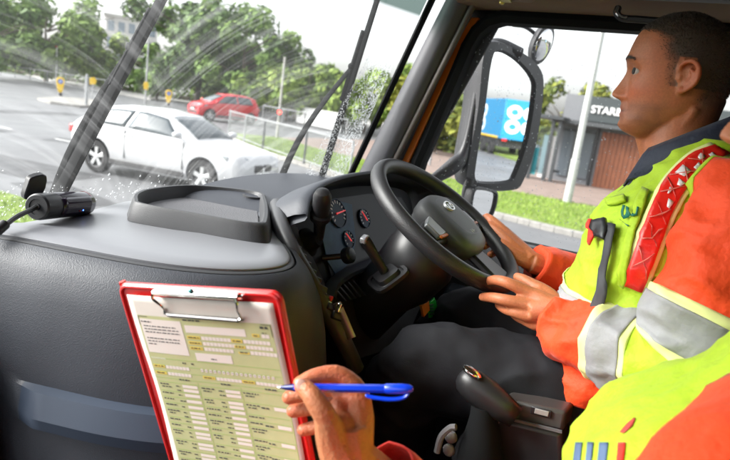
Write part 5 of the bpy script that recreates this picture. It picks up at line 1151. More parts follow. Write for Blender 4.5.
# eyes
for sg_ in (-1, 1):
    b = MB(); b.ball(TD(.0822, sg_*.0338, .0078), .0117, 12); ey = b.build('eye', mat('eye white', (.42, .37, .34), .2), driver)
    b = MB(); c = TD(.0822, sg_*.0338, .0078); d = nrm(TD(.18, sg_*.0338+.052, .010)-c); b.lathe(c+d*.0089, d, [(.0066, -.001), (.0062, .0021), (.0028, .0030), (.0005, .0031)], 16); b.build('iris', mat('iris', (.02, .016, .014), .4, spec=.2), ey)
# cropped hair: thousands of short strands on the scalp
b = MB()
HLT = [(-.2, -.02), (-.022, -.02), (-.020, .030), (.0, .034), (.02, .038), (.05, .050), (.068, .058), (.078, .070), (.087, .098), (.095, .2), (.2, .3)]
for _ in range(26000):
    u = random.uniform(-.085, .127) if random.random() < .8 else random.uniform(.09, .128); ph = random.uniform(0, 2*math.pi); f, l = head_pt(u, ph)
    if f > I(u, HLT)-abs(random.gauss(0, .012)): continue
    if u < -.018 and (f > -.03 or random.random() > (u+.085)/.05): continue
    if abs(l) > .06 and abs(u) < .034 and -.036 < f < .018: continue
    p = TD(f, l, u); n_ = nrm(TD(f, l, u)-TD(.005, 0, .01)); g = nrm(n_*.9+V(random.gauss(0, .25), random.gauss(.1, .25), random.gauss(-.25, .25))); s = nrm(np.cross(g, V(random.random(), random.random(), random.random())))*.00045; L_ = random.uniform(.002, .005)
    b.add([p-s, p+s, p+g*L_], [(0, 1, 2)], random.randrange(2))
hr = b.build('hair', [mat('hair dark', (.05, .038, .03), .55), mat('hair brown', (.12, .095, .078), .5)], driver, smooth=False)
# brows
b = MB()
for sg_ in (-1, 1):
    for _ in range(260):
        al = random.uniform(.014, .050); u = .0295+.004*math.sin((al-.014)/.036*math.pi)+random.gauss(0, .0016); 
        best = min(((abs(abs(head_pt(u, ph)[1])-al), ph) for ph in np.linspace(0, 1.4, 40)))[1]; f, l = head_pt(u, best); p = TD(f-.0004, sg_*abs(l), u); g = nrm(V(-sg_*.8, -.55, .2)); s = V(0, 0, .0005); b.add([p-s, p+s, p+g*.006+V(0, .0012, 0)], [(0, 1, 2)])
b.build('eyebrows', _mats['hair dark'], driver, smooth=False)
# jacket body
jk = empty('jacket'); jk.parent = driver
DT = [(1.715, .01, .205, .145), (1.73, .008, .21, .15), (1.77, .0, .21, .150), (1.86, -.012, .212, .142), (1.94, -.022, .215, .133), (2.02, -.03, .215, .130), (2.07, -.042, .20, .115), (2.105, -.055, .178, .098), (2.14, -.065, .148, .082), (2.175, -.075, .112, .068), (2.20, -.08, .090, .058)]
b = MB(); tr_ = torso(b, DT, .62, .011); jb = b.build('body_panel', [LIME, HVO, NAVY], jk, angle=180)
mi = []
for p in jb.data.polygons:
    c = p.center; vneck = c.y > .0 and c.z > 2.055 and abs(c.x-.615) < .012+(c.z-2.055)*.55
    mi.append(2 if vneck else (1 if c.z < 1.835 else 0))
jb.data.polygons.foreach_set('material_index', mi)
bvj = bvh_of(jb)
# sleeves
SLp = [V(.53, -.095, 2.05), on(748, 212, 'x', .45), on(730, 262, 'x', .40), on(702, 315, 'x', .372), on(672, 358, 'x', .37), on(625, 352, 'x', .40), on(585, 336, 'x', .44), on(557, 322, 'x', .47)]
sl_r = sleeve(SLp, [.065, .086, .092, .086, .080, .075, .068, .062, .052], .0115, 150, 72, .0026)
SRp = [V(.74, -.07, 2.075), V(.81, -.09, 2.04), V(.89, -.08, 1.94), V(.935, -.06, 1.83), V(.93, -.02, 1.79), V(.87, .10, 1.82), RW+V(.006, -.012, -.006)]
sr_r = sleeve(SRp, [.075, .095, .09, .08, .076, .068, .062, .052], .007, 84, 44, .0022)
def dress_sleeve(rg, b1, b2, parent):
    so_ = tube_part('sleeve', rg, HVO, parent, .003); tube_part('shoulder_panel', ring_slice(rg, 0, .16, .002), LIME, so_)
    tube_part('lime_panel', ring_slice(rg, b1[1], b2[0], .0022), LIME, so_)
    for (a, c) in (b1, b2):
        tube_part('tape_edging', ring_slice(rg, a-.022, c+.022, .0035), PALE, so_); tube_part('silver_tape', ring_slice(rg, a, c, .0055), SILV, so_)
    e = rg[-1]; ce = sum(e)/len(e); t = nrm(ce-sum(rg[-3])/len(rg[-3]))
    b = MB(); b.loft([e, [ce+(p-ce)*.96+t*.004 for p in e], [ce+(p-ce)*.55-t*.005 for p in e]], True, False); b.build('cuff', HVO, so_, angle=180)
    return so_
def frac(rg, u, v): return min(((math.hypot(pj(sum(r)/len(r))[0]-u, pj(sum(r)/len(r))[1]-v), i) for i, r in enumerate(rg)))[1]/(len(rg)-1)
f1, f2 = frac(sl_r, 690, 330), frac(sl_r, 622, 354)
so1 = dress_sleeve(sl_r, (f1-.045, f1+.04), (f2-.042, f2+.042), jk); so2 = dress_sleeve(sr_r, (.42, .52), (.76, .82), jk)
# waist tape and edging all round the body
def band(name, z0, z1, off, m, parent):
    rg = [[p+nrm((p-V(.62, -.02, p[2])))*off for p in r] for r in tr_ if z0 <= r[0][2] <= z1]; return tube_part(name, rg, m, parent)
band('tape_edging', 1.832, 1.905, .003, PALE, jb); band('silver_tape', 1.842, 1.896, .005, SILV, jb)
# red reflective brace over the near shoulder with silver cross stitching, placket, badge
L1 = [(714, 146), (690, 158), (667, 182), (650, 212), (637, 246), (625, 284)]; L2 = [(728, 156), (706, 170), (686, 192), (670, 222), (657, 256), (642, 292)]
decal('tape_edging', [(u-3, v-2) for u, v in L1], [(u+3.5, v+2) for u, v in L2], bvj, .004, PALE, jb, 26, 6)
decal('brace', L1, L2, bvj, .0075, mat('red reflective', (.75, .02, .012), .3, bump=(120, .3, .003)), jb, 26, 6)
RF = mat('cross lines', (.70, .16, .13), .3); GLN = mat('painted glint', (.80, .72, .72), .25, .1)
for k in range(6):
    t0, t1 = .12+k*.135, .12+k*.135+.13
    def lp(L, t): Lc = catmull([V(*p, 0) for p in L], 8); return Lc[int(t*(len(Lc)-1))][:2]
    for (A, B) in ((lp(L1, t0), lp(L2, t1)), (lp(L2, t0), lp(L1, t1))):
        A, B = np.array(A), np.array(B); A, B = A+(B-A)*.12, B+(A-B)*.12; w_ = np.array([.4, .4]); decal('cross_stitch', [A-w_, B-w_], [A+w_, B+w_], bvj, .0105, RF, jb, 5, 2, solid=.001)
for k in range(7):  # pale patches: glints of the reflective tape painted onto the brace
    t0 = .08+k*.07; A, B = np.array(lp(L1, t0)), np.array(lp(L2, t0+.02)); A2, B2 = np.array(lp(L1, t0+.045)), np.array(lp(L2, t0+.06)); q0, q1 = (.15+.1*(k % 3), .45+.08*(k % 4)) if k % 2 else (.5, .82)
    decal('painted_glint', [A+(B-A)*q0, A2+(B2-A2)*(q0+.06)], [A+(B-A)*q1, A2+(B2-A2)*(q1-.08)], bvj, .0098, GLN, jb, 4, 3, solid=.0008)
decal('placket', [(644, 190), (637, 204), (627, 240), (617, 282)], [(651, 193), (645, 208), (634, 244), (625, 288)], bvj, .006, LIME, jb, 20, 4, solid=.004)
GRN = mat('badge green', (.01, .16, .10), .6)
for (L_, R_2) in (([(627.5, 208), (626, 216), (629, 220)], [(630, 208.5), (628.5, 215.5), (630.5, 218)]), ([(629, 220), (632, 219), (633.5, 210)], [(630, 217.5), (631, 216.5), (631, 209)]), ([(633, 216), (635, 219.5), (637.5, 217)], [(634.3, 214), (635.5, 216.5), (636.3, 215)]), ([(636.3, 217), (637.5, 213), (637.8, 209)], [(638.3, 218), (639.5, 213.5), (640, 209.5)]), ([(624, 221), (629, 223), (634, 225)], [(624, 222.5), (629, 224.5), (634, 226.5)])):
    decal('badge_mark', L_, R_2, bvj, .0105, GRN, jb, 5, 2, solid=.001)
decal('pocket_flap', [(608, 200), (617, 199), (627, 197)], [(609, 207), (618, 206), (627, 203)], bvj, .006, LIME, jb, 8, 4, solid=.006)
# shirt collar
b = MB(); rr = []
for (k, dz, rr_) in ((0, -.040, 1.10), (1, .0, 1.04), (2, .020, .99), (3, .024, 1.02), (4, .012, 1.12), (5, -.038, 1.40)):
    rr.append([V(.62+.070*rr_*math.cos(q), -.050+.068*rr_*math.sin(q)+.012*math.sin(q), 2.192+dz-.050*math.sin(q)+(.0 if math.sin(q) < .93 or k < 3 else -.012)) for q in np.linspace(rad(105), rad(435), 44)])
b.grid(rr); b.build('collar', NAVY, driver, angle=180, solid=.004)
# seat belt strap over the jacket
decal('seat_belt', [(612, 226), (608, 250), (603, 275), (597, 300), (592, 318)], [(619, 228), (615, 252), (611, 277), (607, 302), (603, 322)], bvj, .012, mat('belt webbing', (.05, .05, .058), .7, bump=(400, .2, .001)), driver, 16, 4, solid=.002)
decal('belt_guide', [(597, 224), (596, 232), (600, 241)], [(612, 221), (613, 232), (609, 243)], bvj, .014, BLACK, driver, 6, 5, solid=.006)
decal('red_piping', [(596, 223), (593, 232), (598, 243)], [(598.5, 223), (596, 232), (600.5, 242)], bvj, .016, HVR, driver, 6, 2, solid=.004)
0 and decal('zip', [(590, 268), (572, 288), (558, 308), (552, 322)], [(592.5, 270), (575, 290), (561, 309), (555, 323)], bvj, .010, WHT, jk, 10, 2, solid=.002)
# trousers
b = MB()
def leg(hip, knee, ankle, sp=0): b.loft(sleeve([hip, (hip*.5+knee*.5)+V(0, 0, .01), knee+V(0, -.03, .0), knee+V(0, .02, -.05), (knee*.5+ankle*.5), ankle], [.105, .10, .086, .083, .075, .07], .006, 50, 32, .003))
leg(V(.53, -.06, 1.67), V(.452, .352, 1.685), V(.47, .44, 1.22)); leg(V(.71, -.06, 1.67), V(.77, .36, 1.69), V(.75, .60, 1.28)); b.ball((.62, -.06, 1.66), (.2, .14, .11), 12)
me = union_mesh(b, .007, 2, .4)
nv = [v.normal.copy() for v in me.vertices]
for v, n_ in zip(me.vertices, nv): v.co += n_*wrinkle((v.co.x*1.2, v.co.y*.8, v.co.z*.9), .0105, 12)
tro = obj_from(me, 'trousers', TROU, driver)
for (x, y, z) in ((.47, .46, 1.17), (.75, .64, 1.22)):
    b = MB(); b.loft([[V(x+.045*w_*math.cos(q), y+dy, z+.05*h_*math.sin(q)+.01) for q in np.linspace(0, 2*math.pi, 16, endpoint=False)] for dy, w_, h_ in ((-.09, .6, .8), (-.05, 1, 1.1), (.04, 1, .9), (.13, 1.1, .7), (.19, .7, .4))]); b.build('shoe', BLACK, driver)
decal('red_tag', [(566, 369), (575, 388), (584, 408)], [(571, 368), (578, 386), (588, 408)], bvh_of(tro), .003, HVR, jk, 6, 2)

# ================================================================== the second man, with pen and clipboard
P2H = V(.075, -.175, 2.235)                                # between the ears
Y2 = rad(6)
def T2(f, l, u): x, y = -l, f; return P2H+V(x*math.cos(Y2)-y*math.sin(Y2), x*math.sin(Y2)+y*math.cos(Y2), u)
def T2i(co): d = np.array(co)-P2H; x = d[0]*math.cos(Y2)+d[1]*math.sin(Y2); y = -d[0]*math.sin(Y2)+d[1]*math.cos(Y2); return y, -x, d[2]
b = MB(); make_head_parts(b, T2)
SR2, ER2, WR2 = V(.25, -.20, 1.81), V(.10, .06, 1.58), dep(349, 462, .645)
SL2, EL2 = V(-.115, -.11, 1.89), V(-.24, .0, 1.64)
b.tube([V(.07, -.2, 2.03), SR2, ER2, WR2], [.05, .04, .036, .030], 10); b.tube([V(.07, -.2, 2.03), V(.07, -.2, 1.7)], [.06, .08], 12)
D = dep
fingers(b, [
 [(WR2, .027), (D(360, 402, .660), .0135), (D(341, 376, .660), .0108), (D(317, 376, .655), .0095), (D(300, 383, .650), .0080)],
 [(WR2, .026), (D(357, 410, .655), .0135), (D(335, 388, .672), .0108), (D(308, 393, .676), .0095), (D(289, 397.5, .676), .0082)],
 [(WR2, .026), (D(352, 422, .665), .0130), (D(334, 404, .685), .0105), (D(310, 408, .688), .0092), (D(293, 411, .688), .008)],
 [(WR2, .024), (D(346, 434, .67), .012), (D(334, 422, .688), .0095), (D(316, 427, .69), .0085), (D(303, 430, .69), .0074)],
 [(WR2+V(-.005, 0, 0), .027), (D(333, 440, .628), .0185), (D(325, 416, .617), .0125), (D(315, 400, .617), .0115), (D(308, 391, .621), .0100), (D(302, 386, .626), .0088)]])
b.tube([WR2, D(345, 425, .645)], [.029, .025], 12); b.ball(D(350, 414, .661), .019, 10); b.ball(D(338, 428, .640), .019, 10); b.ball(D(340, 407, .655), .012, 10)
# left hand holds the board from below
CBA, CBB, CBL = V(-.137, .563, 1.927), V(-.123, .333, 1.972), V(-.074, .516, 1.669)
cb1 = nrm(CBB-CBA); cb2 = CBL-CBA; cb2 = nrm(cb2-cb1*(cb2@cb1)); cbn = np.cross(cb1, cb2); cbn = cbn if cbn@(EYE-CBA) > 0 else -cbn
def cb(s, t, k=0): return CBA+cb1*s+cb2*t+cbn*k
WL2 = cb(.17, .37, .03)
b.tube([V(.07, -.2, 2.03), SL2, EL2, WL2], [.05, .04, .036, .028], 10)
fingers(b, [[(WL2, .022), (cb(.11+.022*i, .335, -.018), .012), (cb(.105+.022*i, .30, -.020), .0098), (cb(.10+.022*i, .27, -.017), .0085)] for i in range(4)]+[[(WL2, .018), (cb(.15, .345, .02), .0115), (cb(.14, .315, .018), .0095)]])
me = union_mesh(b, .0020, 3, .5); skin_colours(me, T2i, (.50, .185, .085), (.07, .05, .035), HLT, [(Vector(D(u_, v_, d_)), r_) for u_, v_, d_, r_ in ((287, 398, .676, .012), (292, 411, .688, .012), (302, 430, .69, .012), (302, 386, .626, .008), (341, 376, .66, .012), (320, 376, .655, .014), (326, 416, .612, .007), (342, 400, .655, .014), (360, 402, .66, .012))])
p2 = obj_from(me, 'person', SKIN2); tag(p2, 'man in lime and orange hi-vis coat, close to the camera, writing with a blue pen', 'person')
# thumb nail
b = MB(); c = D(301.5, 385.2, .6185); n_ = nrm(EYE-c); t = nrm(D(300, 384, .62)-D(312, 396, .617)); e = np.cross(n_, t)
b.loft([[c+t*.0075*math.cos(q)*s_+e*.006*math.sin(q)*s_+n_*k for q in np.linspace(0, 2*math.pi, 18, endpoint=False)] for s_, k in ((1, -.0015), (.98, .0004), (.7, .0012), (.2, .0016))]); b.build('thumb_nail', mat('nail', (.55, .33, .27), .28), p2, angle=180)
for sg_ in (-1, 1):
    b = MB(); b.ball(T2(.0822, sg_*.0338, .0078), .0117, 12); e2_ = b.build('eye', _mats['eye white'], p2); b = MB(); c = T2(.0822, sg_*.0338, .0078); d = nrm(T2(.19, sg_*.0338+.01, -.03)-c); b.lathe(c+d*.0089, d, [(.0066, -.001), (.0062, .0021), (.0028, .0030), (.0005, .0031)], 16); b.build('iris', _mats['iris'], e2_)
b = MB()
for _ in range(16000):
    u = random.uniform(-.085, .127); ph = random.uniform(0, 2*math.pi); f, l = head_pt(u, ph)
    if f > I(u, HLT) or (u < -.022 and f > -.028): continue
    p = T2(f, l, u); n_ = nrm(p-T2(.005, 0, .01)); g = nrm(n_+V(random.gauss(0, .3), random.gauss(0, .3), random.gauss(-.2, .3))); s = nrm(np.cross(n_, V(random.random(), random.random(), 1)))*.0005; b.add([p-s, p+s, p+g*random.uniform(.003, .007)], [(0, 1, 2)])
b.build('hair', _mats['hair dark'], p2, smooth=False)
ct = empty('coat'); ct.parent = p2
T2b = [(1.45, -.20, .21, .15), (1.60, -.19, .22, .165), (1.735, -.165, .225, .195), (1.82, -.16, .225, .19), (1.875, -.165, .215, .168), (1.91, -.175, .18, .14), (1.94, -.185, .13, .112), (1.99, -.2, .105, .095), (2.05, -.205, .09, .085), (2.11, -.21, .082, .078)]
b = MB(); torso(b, T2b, .07, .009); cbody = b.build('body_panel', LIME, ct, angle=180)
bv2 = bvh_of(cbody)
s_l = sleeve([V(-.01, -.16, 1.915), V(-.115, -.115, 1.895), V(-.165, -.07, 1.82), V(-.235, -.01, 1.68), V(-.25, .03, 1.63), WL2*.35+EL2*.65+V(0, 0, -.01), WL2*.8+EL2*.2], [.085, .080, .082, .08, .078, .07, .058], .006, 60, 40, .002)
tube_part('sleeve', s_l, HVO, ct, .003); tube_part('silver_tape', ring_slice(s_l, .52, .6, .004), SILV, ct)
s_r = sleeve([V(.16, -.21, 1.84), V(.25, -.20, 1.80), V(.25, -.12, 1.68), V(.18, .0, 1.58), V(.11, .06, 1.575), (ER2*.4+WR2*.6)+V(.0, -.0, -.006), WR2+(ER2-WR2)*.14], [.075, .085, .082, .078, .07, .058, .045], .006, 60, 40, .002)
tube_part('sleeve', s_r, HVR, ct, .003); tube_part('silver_tape', ring_slice(s_r, .45, .53, .004), SILV, ct)
# printed badge blocks on the chest
for (ua, ub, m_) in ((573, 580, BLU), (585, 591, BLU), (597, 606, BLU), (616, 623, HVR)):
    decal('badge_block', [(ua+3, 443), (ua, 470)], [(ub+3, 443), (ub, 470)], bv2, .0012, mat('badge slate', (.10, .16, .28), .6) if m_ is BLU else HVR, cbody, 8, 4, near=.6, solid=.0004)
decal('red_mark', [(620, 433), (628, 424), (635, 418)], [(624, 434), (632, 427), (636, 419)], bv2, .0012, mat('dull red mark', (.55, .06, .05), .6), cbody, 8, 4, near=.6, solid=.0004)
b = MB(); b.loft(sleeve([V(-.02, -.18, 1.50), V(-.08, .1, 1.52), V(-.10, .26, 1.50), V(-.09, .30, 1.3), V(-.08, .32, 1.0)], [.10, .098, .08, .075, .07], .005, 40, 28)); b.loft(sleeve([V(.16, -.18, 1.50), V(.20, .1, 1.50), V(.16, .22, 1.48), V(.16, .28, 1.3), V(.15, .3, 1.0)], [.10, .098, .08, .075, .07], .005, 40, 28))
b.build('trousers', TROU, p2, angle=180)
ps_ = empty('passenger_seat'); ps_.parent = cab
b = MB(); b.loft([[V(.07+x, y, z) for x, z in ((-.24, 1.36), (-.24, 1.42), (0, 1.41), (.2, 1.42), (.22, 1.36), (.2, 1.3), (-.2, 1.3))] for y in (-.45, -.1, .12, .18)]); b.build('cushion', SEATF, ps_, bevel=.02)
b = MB(); b.loft([[V(.07+x*w_, -.40-t*.08+y, 1.4+t*.62) for x, y in ((-.23, 0), (0, -.01), (.23, 0), (.2, -.1), (-.2, -.1))] for t, w_ in ((0, 1), (.6, 1), (1, .7))]); b.build('backrest', SEATF, ps_, bevel=.02)
# ================================================================== clipboard, form, pen, dashcam, packet
random.seed(21)
REDB = mat('red clipboard', (.62, .012, .012), .32, coat=.3)
clip = tag(empty('clipboard', tuple(CBA)), 'red clipboard with a chrome clip held upright before the dashboard', 'clipboard')
Wb, Hb = .232, .335
def rrect(x0, y0, x1, y1, r, k, n=5):
    out = []
    for (cx_, cy_, a0) in ((x1-r, y0+r, -90), (x1-r, y1-r, 0), (x0+r, y1-r, 90), (x0+r, y0+r, 180)):
        for i in range(n+1): a = rad(a0+90*i/n); out.append(cb(cx_+r*math.cos(a), cy_+r*math.sin(a), k))
    return out
b = MB(); b.loft([rrect(0, 0, Wb, Hb, .012, -.004), rrect(0, 0, Wb, Hb, .012, -.0005), rrect(.0015, .0015, Wb-.0015, Hb-.0015, .012, .001)]); b.build('board', REDB, clip, angle=30)
b = MB(); rim_ = rrect(.0035, .0035, Wb-.0035, Hb-.0035, .011, .0012); b.tube(rim_+[rim_[0], rim_[1]], .0028, 8); b.build('raised_edge', REDB, clip)
b = MB(); b.tube([cb(-.003, .003, -.010), cb(-.001, .2, -.010), cb(-.001, Hb, -.010)], .005, 8, flat=.6); b.build('back_edge', mat('red vinyl', (.7, .03, .02), .3), clip)
# chrome wire clip: spring bar plus looped wire
b = MB(); b.tube([cb(.066, .004, .010), cb(.184, .004, .010)], .0042, 10, flat=1.3); b.tube([cb(.063, .006, .006), cb(.187, .006, .006)], .003, 8); b.build('spring_bar', CHROME, clip)
b = MB(); wire = [(.068, .003, .012), (.0665, .010, .013), (.071, .018, .010), (.0725, .026, .006), (.070, .033, .0035), (.073, .0345, .003), (.12, .0345, .003), (.174, .0345, .003), (.178, .033, .0035), (.1795, .026, .006), (.181, .018, .010), (.1845, .010, .013), (.183, .003, .012)]
b.tube(catmull([cb(q[0], q[1], q[2]+.0035) for q in wire], 4), .0017, 8); b.build('wire_loop', CHROME, clip)
b = MB(); b.tube([cb(.074, .0352, .0072), cb(.174, .0352, .0072)], .0026, 8); b.build('grip_bar', mat('dark chrome', (.25, .24, .24), .2, 1), clip)
b = MB(); b.ball(cb(.121, -.001, .012), .003, 6); b.build('rivet', mat('teal rivet', (.1, .35, .35), .3, .5), clip)
# the form
PX0, PX1, PY0, PY1 = .0165, .2225, .012, .330
frm = tag(empty('paper_form', tuple(cb(PX0, PY0, .002))), 'green tinted printed form clipped to the red clipboard', 'paper')
def cur(s, t): return .0046+.0016*math.sin(s*19+t*8)+.0012*math.sin(t*23+1)+.004*max(0, (t-.2))*1.5*(1-s/.23)
def wav(t): return .004*math.sin(t*15-.5)*min(1, max(0, (t-.04)*10))
b = MB(); b.grid([[cb(s+(wav(t) if s < PX0+.02 else 0)*.6, t, cur(s, t)) for s in np.linspace(PX0, PX1, 24)] for t in np.linspace(PY0, PY1, 36)])
b.build('sheet', mat('white paper', (.66, .60, .54), .8, var=(30, .06)), frm, angle=180, solid=.0003)
def patch(bm_, s0, t0, s1, t1, k, n=5, m=2):
    bm_.grid([[cb(s, t, cur(s, t)+k) for s in np.linspace(s0, s1, n)] for t in np.linspace(t0, t1, m)])
FGR = mat('form green', (.47, .47, .24), .85, var=(40, .08)); FW = mat('form pale box', (.70, .62, .57), .85); FTX = mat('form ink', (.045, .045, .05), .8); FYL = mat('form yellow', (.66, .50, .10), .85); FLN = mat('form green line', (.30, .46, .10), .85); FGY = mat('form grey box', (.60, .54, .52), .85)
b = MB(); patch(b, .0245, .0385, .2145, .3295, .00035, 22, 32); b.build('tinted_area', FGR, frm, angle=180)
pale = MB(); ink = MB(); yel = MB(); lns = MB()
def words_(s0, t, wd, h=.0014, gap=.0012, dens=1):
    s = s0
    while s < s0+wd:
        w_ = random.uniform(.002, .0065); patch(ink, s, t, min(s+w_, s0+wd), t+h, .0009, 2, 2); s += w_+gap*random.uniform(.7, 1.6)/dens
patch(pale, .027, .043, .0895, .091, .0006, 8, 6)
words_(.0285, .046, .016, .0016)
for r in range(3): words_(.031, .052+r*.0042, .052+random.uniform(-.008, .002), .0013)
for r in range(3): words_(.031, .069+r*.0042, .050 if r < 2 else .012, .0013)
patch(ink, .0255, .0395, .0400, .0403, .0007, 3, 2); patch(ink, .0255, .0395, .0262, .052, .0007, 2, 3); patch(ink, .2005, .0395, .2135, .0403, .0007, 3, 2); patch(ink, .2128, .0395, .2135, .055, .0007, 2, 3)
words_(.094, .0395, .026, .0018); words_(.199, .042, .010, .003); words_(.20, .050, .006, .0012)
patch(pale, .094, .0475, .178, .0575, .0006, 8, 3)
def cells(s0, t, n, w_=.0046, h=.0048):
    for i in range(n): patch(pale, s0+i*w_*1.12, t, s0+i*w_*1.12+w_, t+h, .0006, 2, 2)
for r, (a, n1, b_, n2) in enumerate((( .0935, 11, .156, 9), (.0935, 9, .158, 9), (.0935, 8, .162, 8))):
    t = .0615+r*.0075; patch(yel, a, t, a+.019, t+.0048, .0006, 3, 2); words_(a+.002, t+.0016, .015, .0014); cells(a+.021, t, n1); 
    if r < 3: patch(yel, b_, t+.001*r, b_+.015, t+.0048, .0007, 3, 2); words_(b_+.002, t+.0018, .011, .0014); cells(b_+.0165, t, min(n2, 7))
patch(yel, .186, .0525, .196, .0568, .0006, 2, 2); words_(.188, .054, .006, .0013); cells(.199, .0525, 2)
patch(pale, .0985, .0855, .150, .097, .0006, 6, 3); words_(.120, .092, .008, .0014)
patch(pale, .027, .098, .05, .1, .0005, 2, 2); words_(.075, .1015, .005, .0022); words_(.088, .1015, .004, .0022)
for r, t in enumerate((.1085, .1185)):
    for (s0, n) in ((.027, 12), (.100, 9), (.156, 8)): 
        if r == 0 and s0 > .05: 
            for i in range(n): patch(pale, s0+i*.0062, t, s0+i*.0062+.0035, t+.0045, .0006, 2, 2); patch(ink, s0+i*.0062+.0012, t+.0015, s0+i*.0062+.002, t+.003, .0009, 2, 2)
        else: patch(yel, s0, t, s0+.018, t+.0046, .0006, 3, 2); words_(s0+.002, t+.0015, .014, .0014); cells(s0+.020, t, min(n, 7))
for s0, n in ((.062, 3), (.124, 3), (.186, 4)): words_(s0, .127, .016, .002)
cols_ = ((.028, .088), (.092, .150), (.153, .213))
for ci, (a, c) in enumerate(cols_):
    t = .134
    while t < .322:
        hgt = random.choice((.009, .0135, .017)); patch(lns, a, t, c, t+.0006, .0007, 6, 2)
        words_(a+.001, t+.0025, random.uniform(.012, .022), .0017)
        if hgt > .01: words_(a+.003, t+.0065, random.uniform(.008, .018), .0016)
        if ci < 2:
            nl = 1 if hgt < .01 else 2
            for q in range(nl):
                tt_ = t+.003+q*.0062; words_(a+.026, tt_+.001, random.uniform(.005, .009), .0016); patch(pale, a+.036, tt_-.0008, c-.001, tt_+.0034, .0006, 5, 2)
        else: 
            if random.random() < .7: words_(a+.022, t+.004, random.uniform(.006, .014), .002); patch(pale, a+.040, t+.002, c-.001, t+.007, .0006, 3, 2)
        t += hgt
    patch(lns, c+.0012, .13, c+.0018, .328, .0007, 2, 24)
for k in range(4):
    patch(lns, .0255, .0985+k*.0098, .2135, .0991+k*.0098, .0006, 22, 2)
pale.build('white_boxes', FW, frm, angle=180, kind='stuff'); ink.build('printed_words', FTX, frm, smooth=False, kind='stuff'); yel.build('yellow_labels', FYL, frm, smooth=False, kind='stuff'); lns.build('ruled_lines', FLN, frm, smooth=False, kind='stuff')
# pen
pen = tag(empty('pen', tuple(D(340, 387, .64))), 'blue ballpoint pen held between thumb and finger over the form', 'pen')
a, c = D(277.5, 387.2, .650), D(413, 389, .618); ax_ = nrm(c-a); L_ = np.linalg.norm(c-a)
PB = mat('blue pen plastic', (.004, .045, .62), .22, coat=.4); 
b = MB(); b.lathe(a, ax_, [(.0006, 0), (.0011, .003), (.0013, .0035), (.0008, .004)], 12); b.build('ball_tip', CHROME, pen)
b = MB(); b.lathe(a, ax_, [(.0012, .003), (.0024, .008), (.0038, .017), (.0042, .019)], 16); b.build('nose_cone', mat('dark blue plastic', (.004, .015, .14), .3), pen)
b = MB(); b.lathe(a, ax_, [(.0042, .0185), (.0044, .022), (.0044, L_-.028), (.0040, L_-.027)], 6); b.build('barrel', PB, pen, angle=25)
upv = nrm(np.cross(ax_, nrm(EYE-a))); upv = upv if upv[2] > 0 else -upv
b = MB(); b.lathe(a, ax_, [(.0046, L_-.029), (.0052, L_-.028), (.0054, L_-.012), (.0048, L_-.004), (.0025, L_), (.0003, L_+.0004)], 16); b.build('cap', PB, pen)
b = MB(); b.tube(catmull([a+ax_*(L_-.004)-upv*.002, a+ax_*(L_-.010)-upv*.0085, a+ax_*(L_-.025)-upv*.0105, a+ax_*(L_-.044)-upv*.0085, a+ax_*(L_-.050)-upv*.0062], 5), [.0014, *[.0017]*19, .0010], 8, flat=1.4); b.build('clip', PB, pen)
# dashcam on the windscreen
dc = tag(empty('dashcam', tuple(on(55, 205, 'y', .96))), 'black cylindrical dash camera stuck to the lower windscreen', 'camera')
a, c = on(36, 207, 'y', .935), on(86, 203, 'y', .985); ax_ = nrm(c-a); L_ = np.linalg.norm(c-a); rc = .0235
DCM = mat('dashcam black', (.02, .02, .023), .35)
b = MB(); b.lathe(a, ax_, [(.001, .0), (.006, .0), (.006, .003), (.014, .003), (.014, .001), (rc*.86, .001), (rc*.98, .004), (rc, .008), (rc, L_*.30)], 32); b.build('end_cap', DCM, dc, angle=30)
b = MB(); b.lathe(a, ax_, [(rc*.97, L_*.30), (rc*.97, L_*.32), (rc*1.0, L_*.33), (rc*1.0, L_*.93), (rc*.95, L_*.98), (rc*.9, L_)], 32); b.build('barrel', mat('dashcam gloss', (.015, .012, .022), .15, coat=.3), dc, angle=30)
b = MB(); b.lathe(a+ax_*L_*.9, ax_, [(rc*1.01, 0), (rc*1.01, .005), (rc*.93, .0095), (rc*.5, .011), (.001, .011)], 32); b.build('lens_cap', mat('smoky rose lens', (.30, .10, .13), .2), dc)
n_ = nrm(EYE-(a+c)/2); n_ = nrm(n_-ax_*(n_@ax_)); up_ = np.cross(ax_, n_); up_ = up_ if up_[2] > 0 else -up_
m0 = a+ax_*L_*.60
b = MB(); cs = []
for t in np.linspace(-.32, .34, 8): cs.append([m0+ax_*(t*L_)+n_*(rc+.0006)*math.cos(q)+up_*(rc+.0006)*math.sin(q) for q in np.linspace(rad(-48), rad(30), 10)])
b.grid(cs); b.build('screen', mat('dashcam screen', (.02, .012, .03), .08), dc, angle=180, solid=.001)
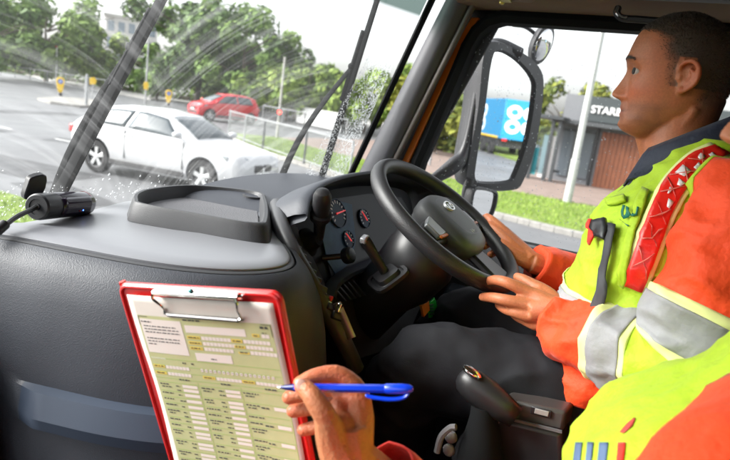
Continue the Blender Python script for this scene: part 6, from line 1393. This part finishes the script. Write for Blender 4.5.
p = m0+ax_*.014+n_*rc*math.cos(rad(-32))*1.04+up_*rc*math.sin(rad(-32))*1.04; b = MB(); b.ball(p, .0014, 6); b.build('status_light', mat('blue led', (.02, .05, .5), .3, emit=(.05, .15, 1, 3)), dc)
p = m0+ax_*.004+n_*rc*math.cos(rad(-34))*1.04+up_*rc*math.sin(rad(-34))*1.04; b = MB(); b.ball(p, (.003, .003, .0014), 6); b.build('brand_mark', mat('dashcam red', (.35, .02, .03), .4), dc)
q = [on(u, v, 'y', .985) for u, v in ((25, 200), (30, 178), (47, 176), (43, 194))]
b = MB(); b.prism(catmull([q[0], q[0]*.3+q[1]*.7, q[1]*.85+q[2]*.15, q[2], q[3]], 3, True), V(0, .012, .004)); b.build('mount_pad', DCM, dc, bevel=.002)
b = MB(); b.tube(catmull([a, a-ax_*.012-V(0, 0, .004), on(18, 216, 'y', .92), on(8, 223, 'y', .91), on(0, 230, 'y', .90), on(-14, 236, 'y', .90)], 6), .0042, 8); b.build('cable', BLACK, dc)
p = on(2, 228, 'y', .9); b = MB(); b.tube([on(5, 224, 'y', .905), on(-3, 231, 'y', .90)], .0085, 10); b.build('cable_plug', BLACK, dc)
# green packet by the column
pk = tag(empty('sweet_packet', tuple(on(430, 308, 'y', .42))), 'small green and orange packet tucked beside the steering column', 'packet')
def kp(u, v, y=.43): return on(u, v, 'y', y)
b = MB(); b.loft([[kp(426, 304), kp(434, 297), kp(439, 306), kp(436, 318), kp(428, 319)], [kp(427, 305, .422), kp(434, 299, .420), kp(438, 307, .420), kp(435, 317, .421), kp(429, 318, .422)]]); g_ = b.build('packet', mat('green foil', (.02, .55, .06), .25, .2), pk, bevel=.001)
b = MB(); b.prism([kp(422, 306, .419), kp(429, 301, .419), kp(430, 310, .419), kp(424, 317, .419)], V(0, .006, 0)); b.build('orange_label', mat('orange label', (.7, .25, .02), .4), pk)
b = MB()
for i in range(4): b.prism([kp(429.5+i*.3, 304.5+i*3, .4185), kp(433.5+i*.3, 303.8+i*3, .4185), kp(433.5+i*.3, 305.6+i*3, .4185), kp(429.5+i*.3, 306.2+i*3, .4185)], V(0, .001, 0))
b.build('packet_print', mat('dark green print', (.01, .12, .05), .5), g_)
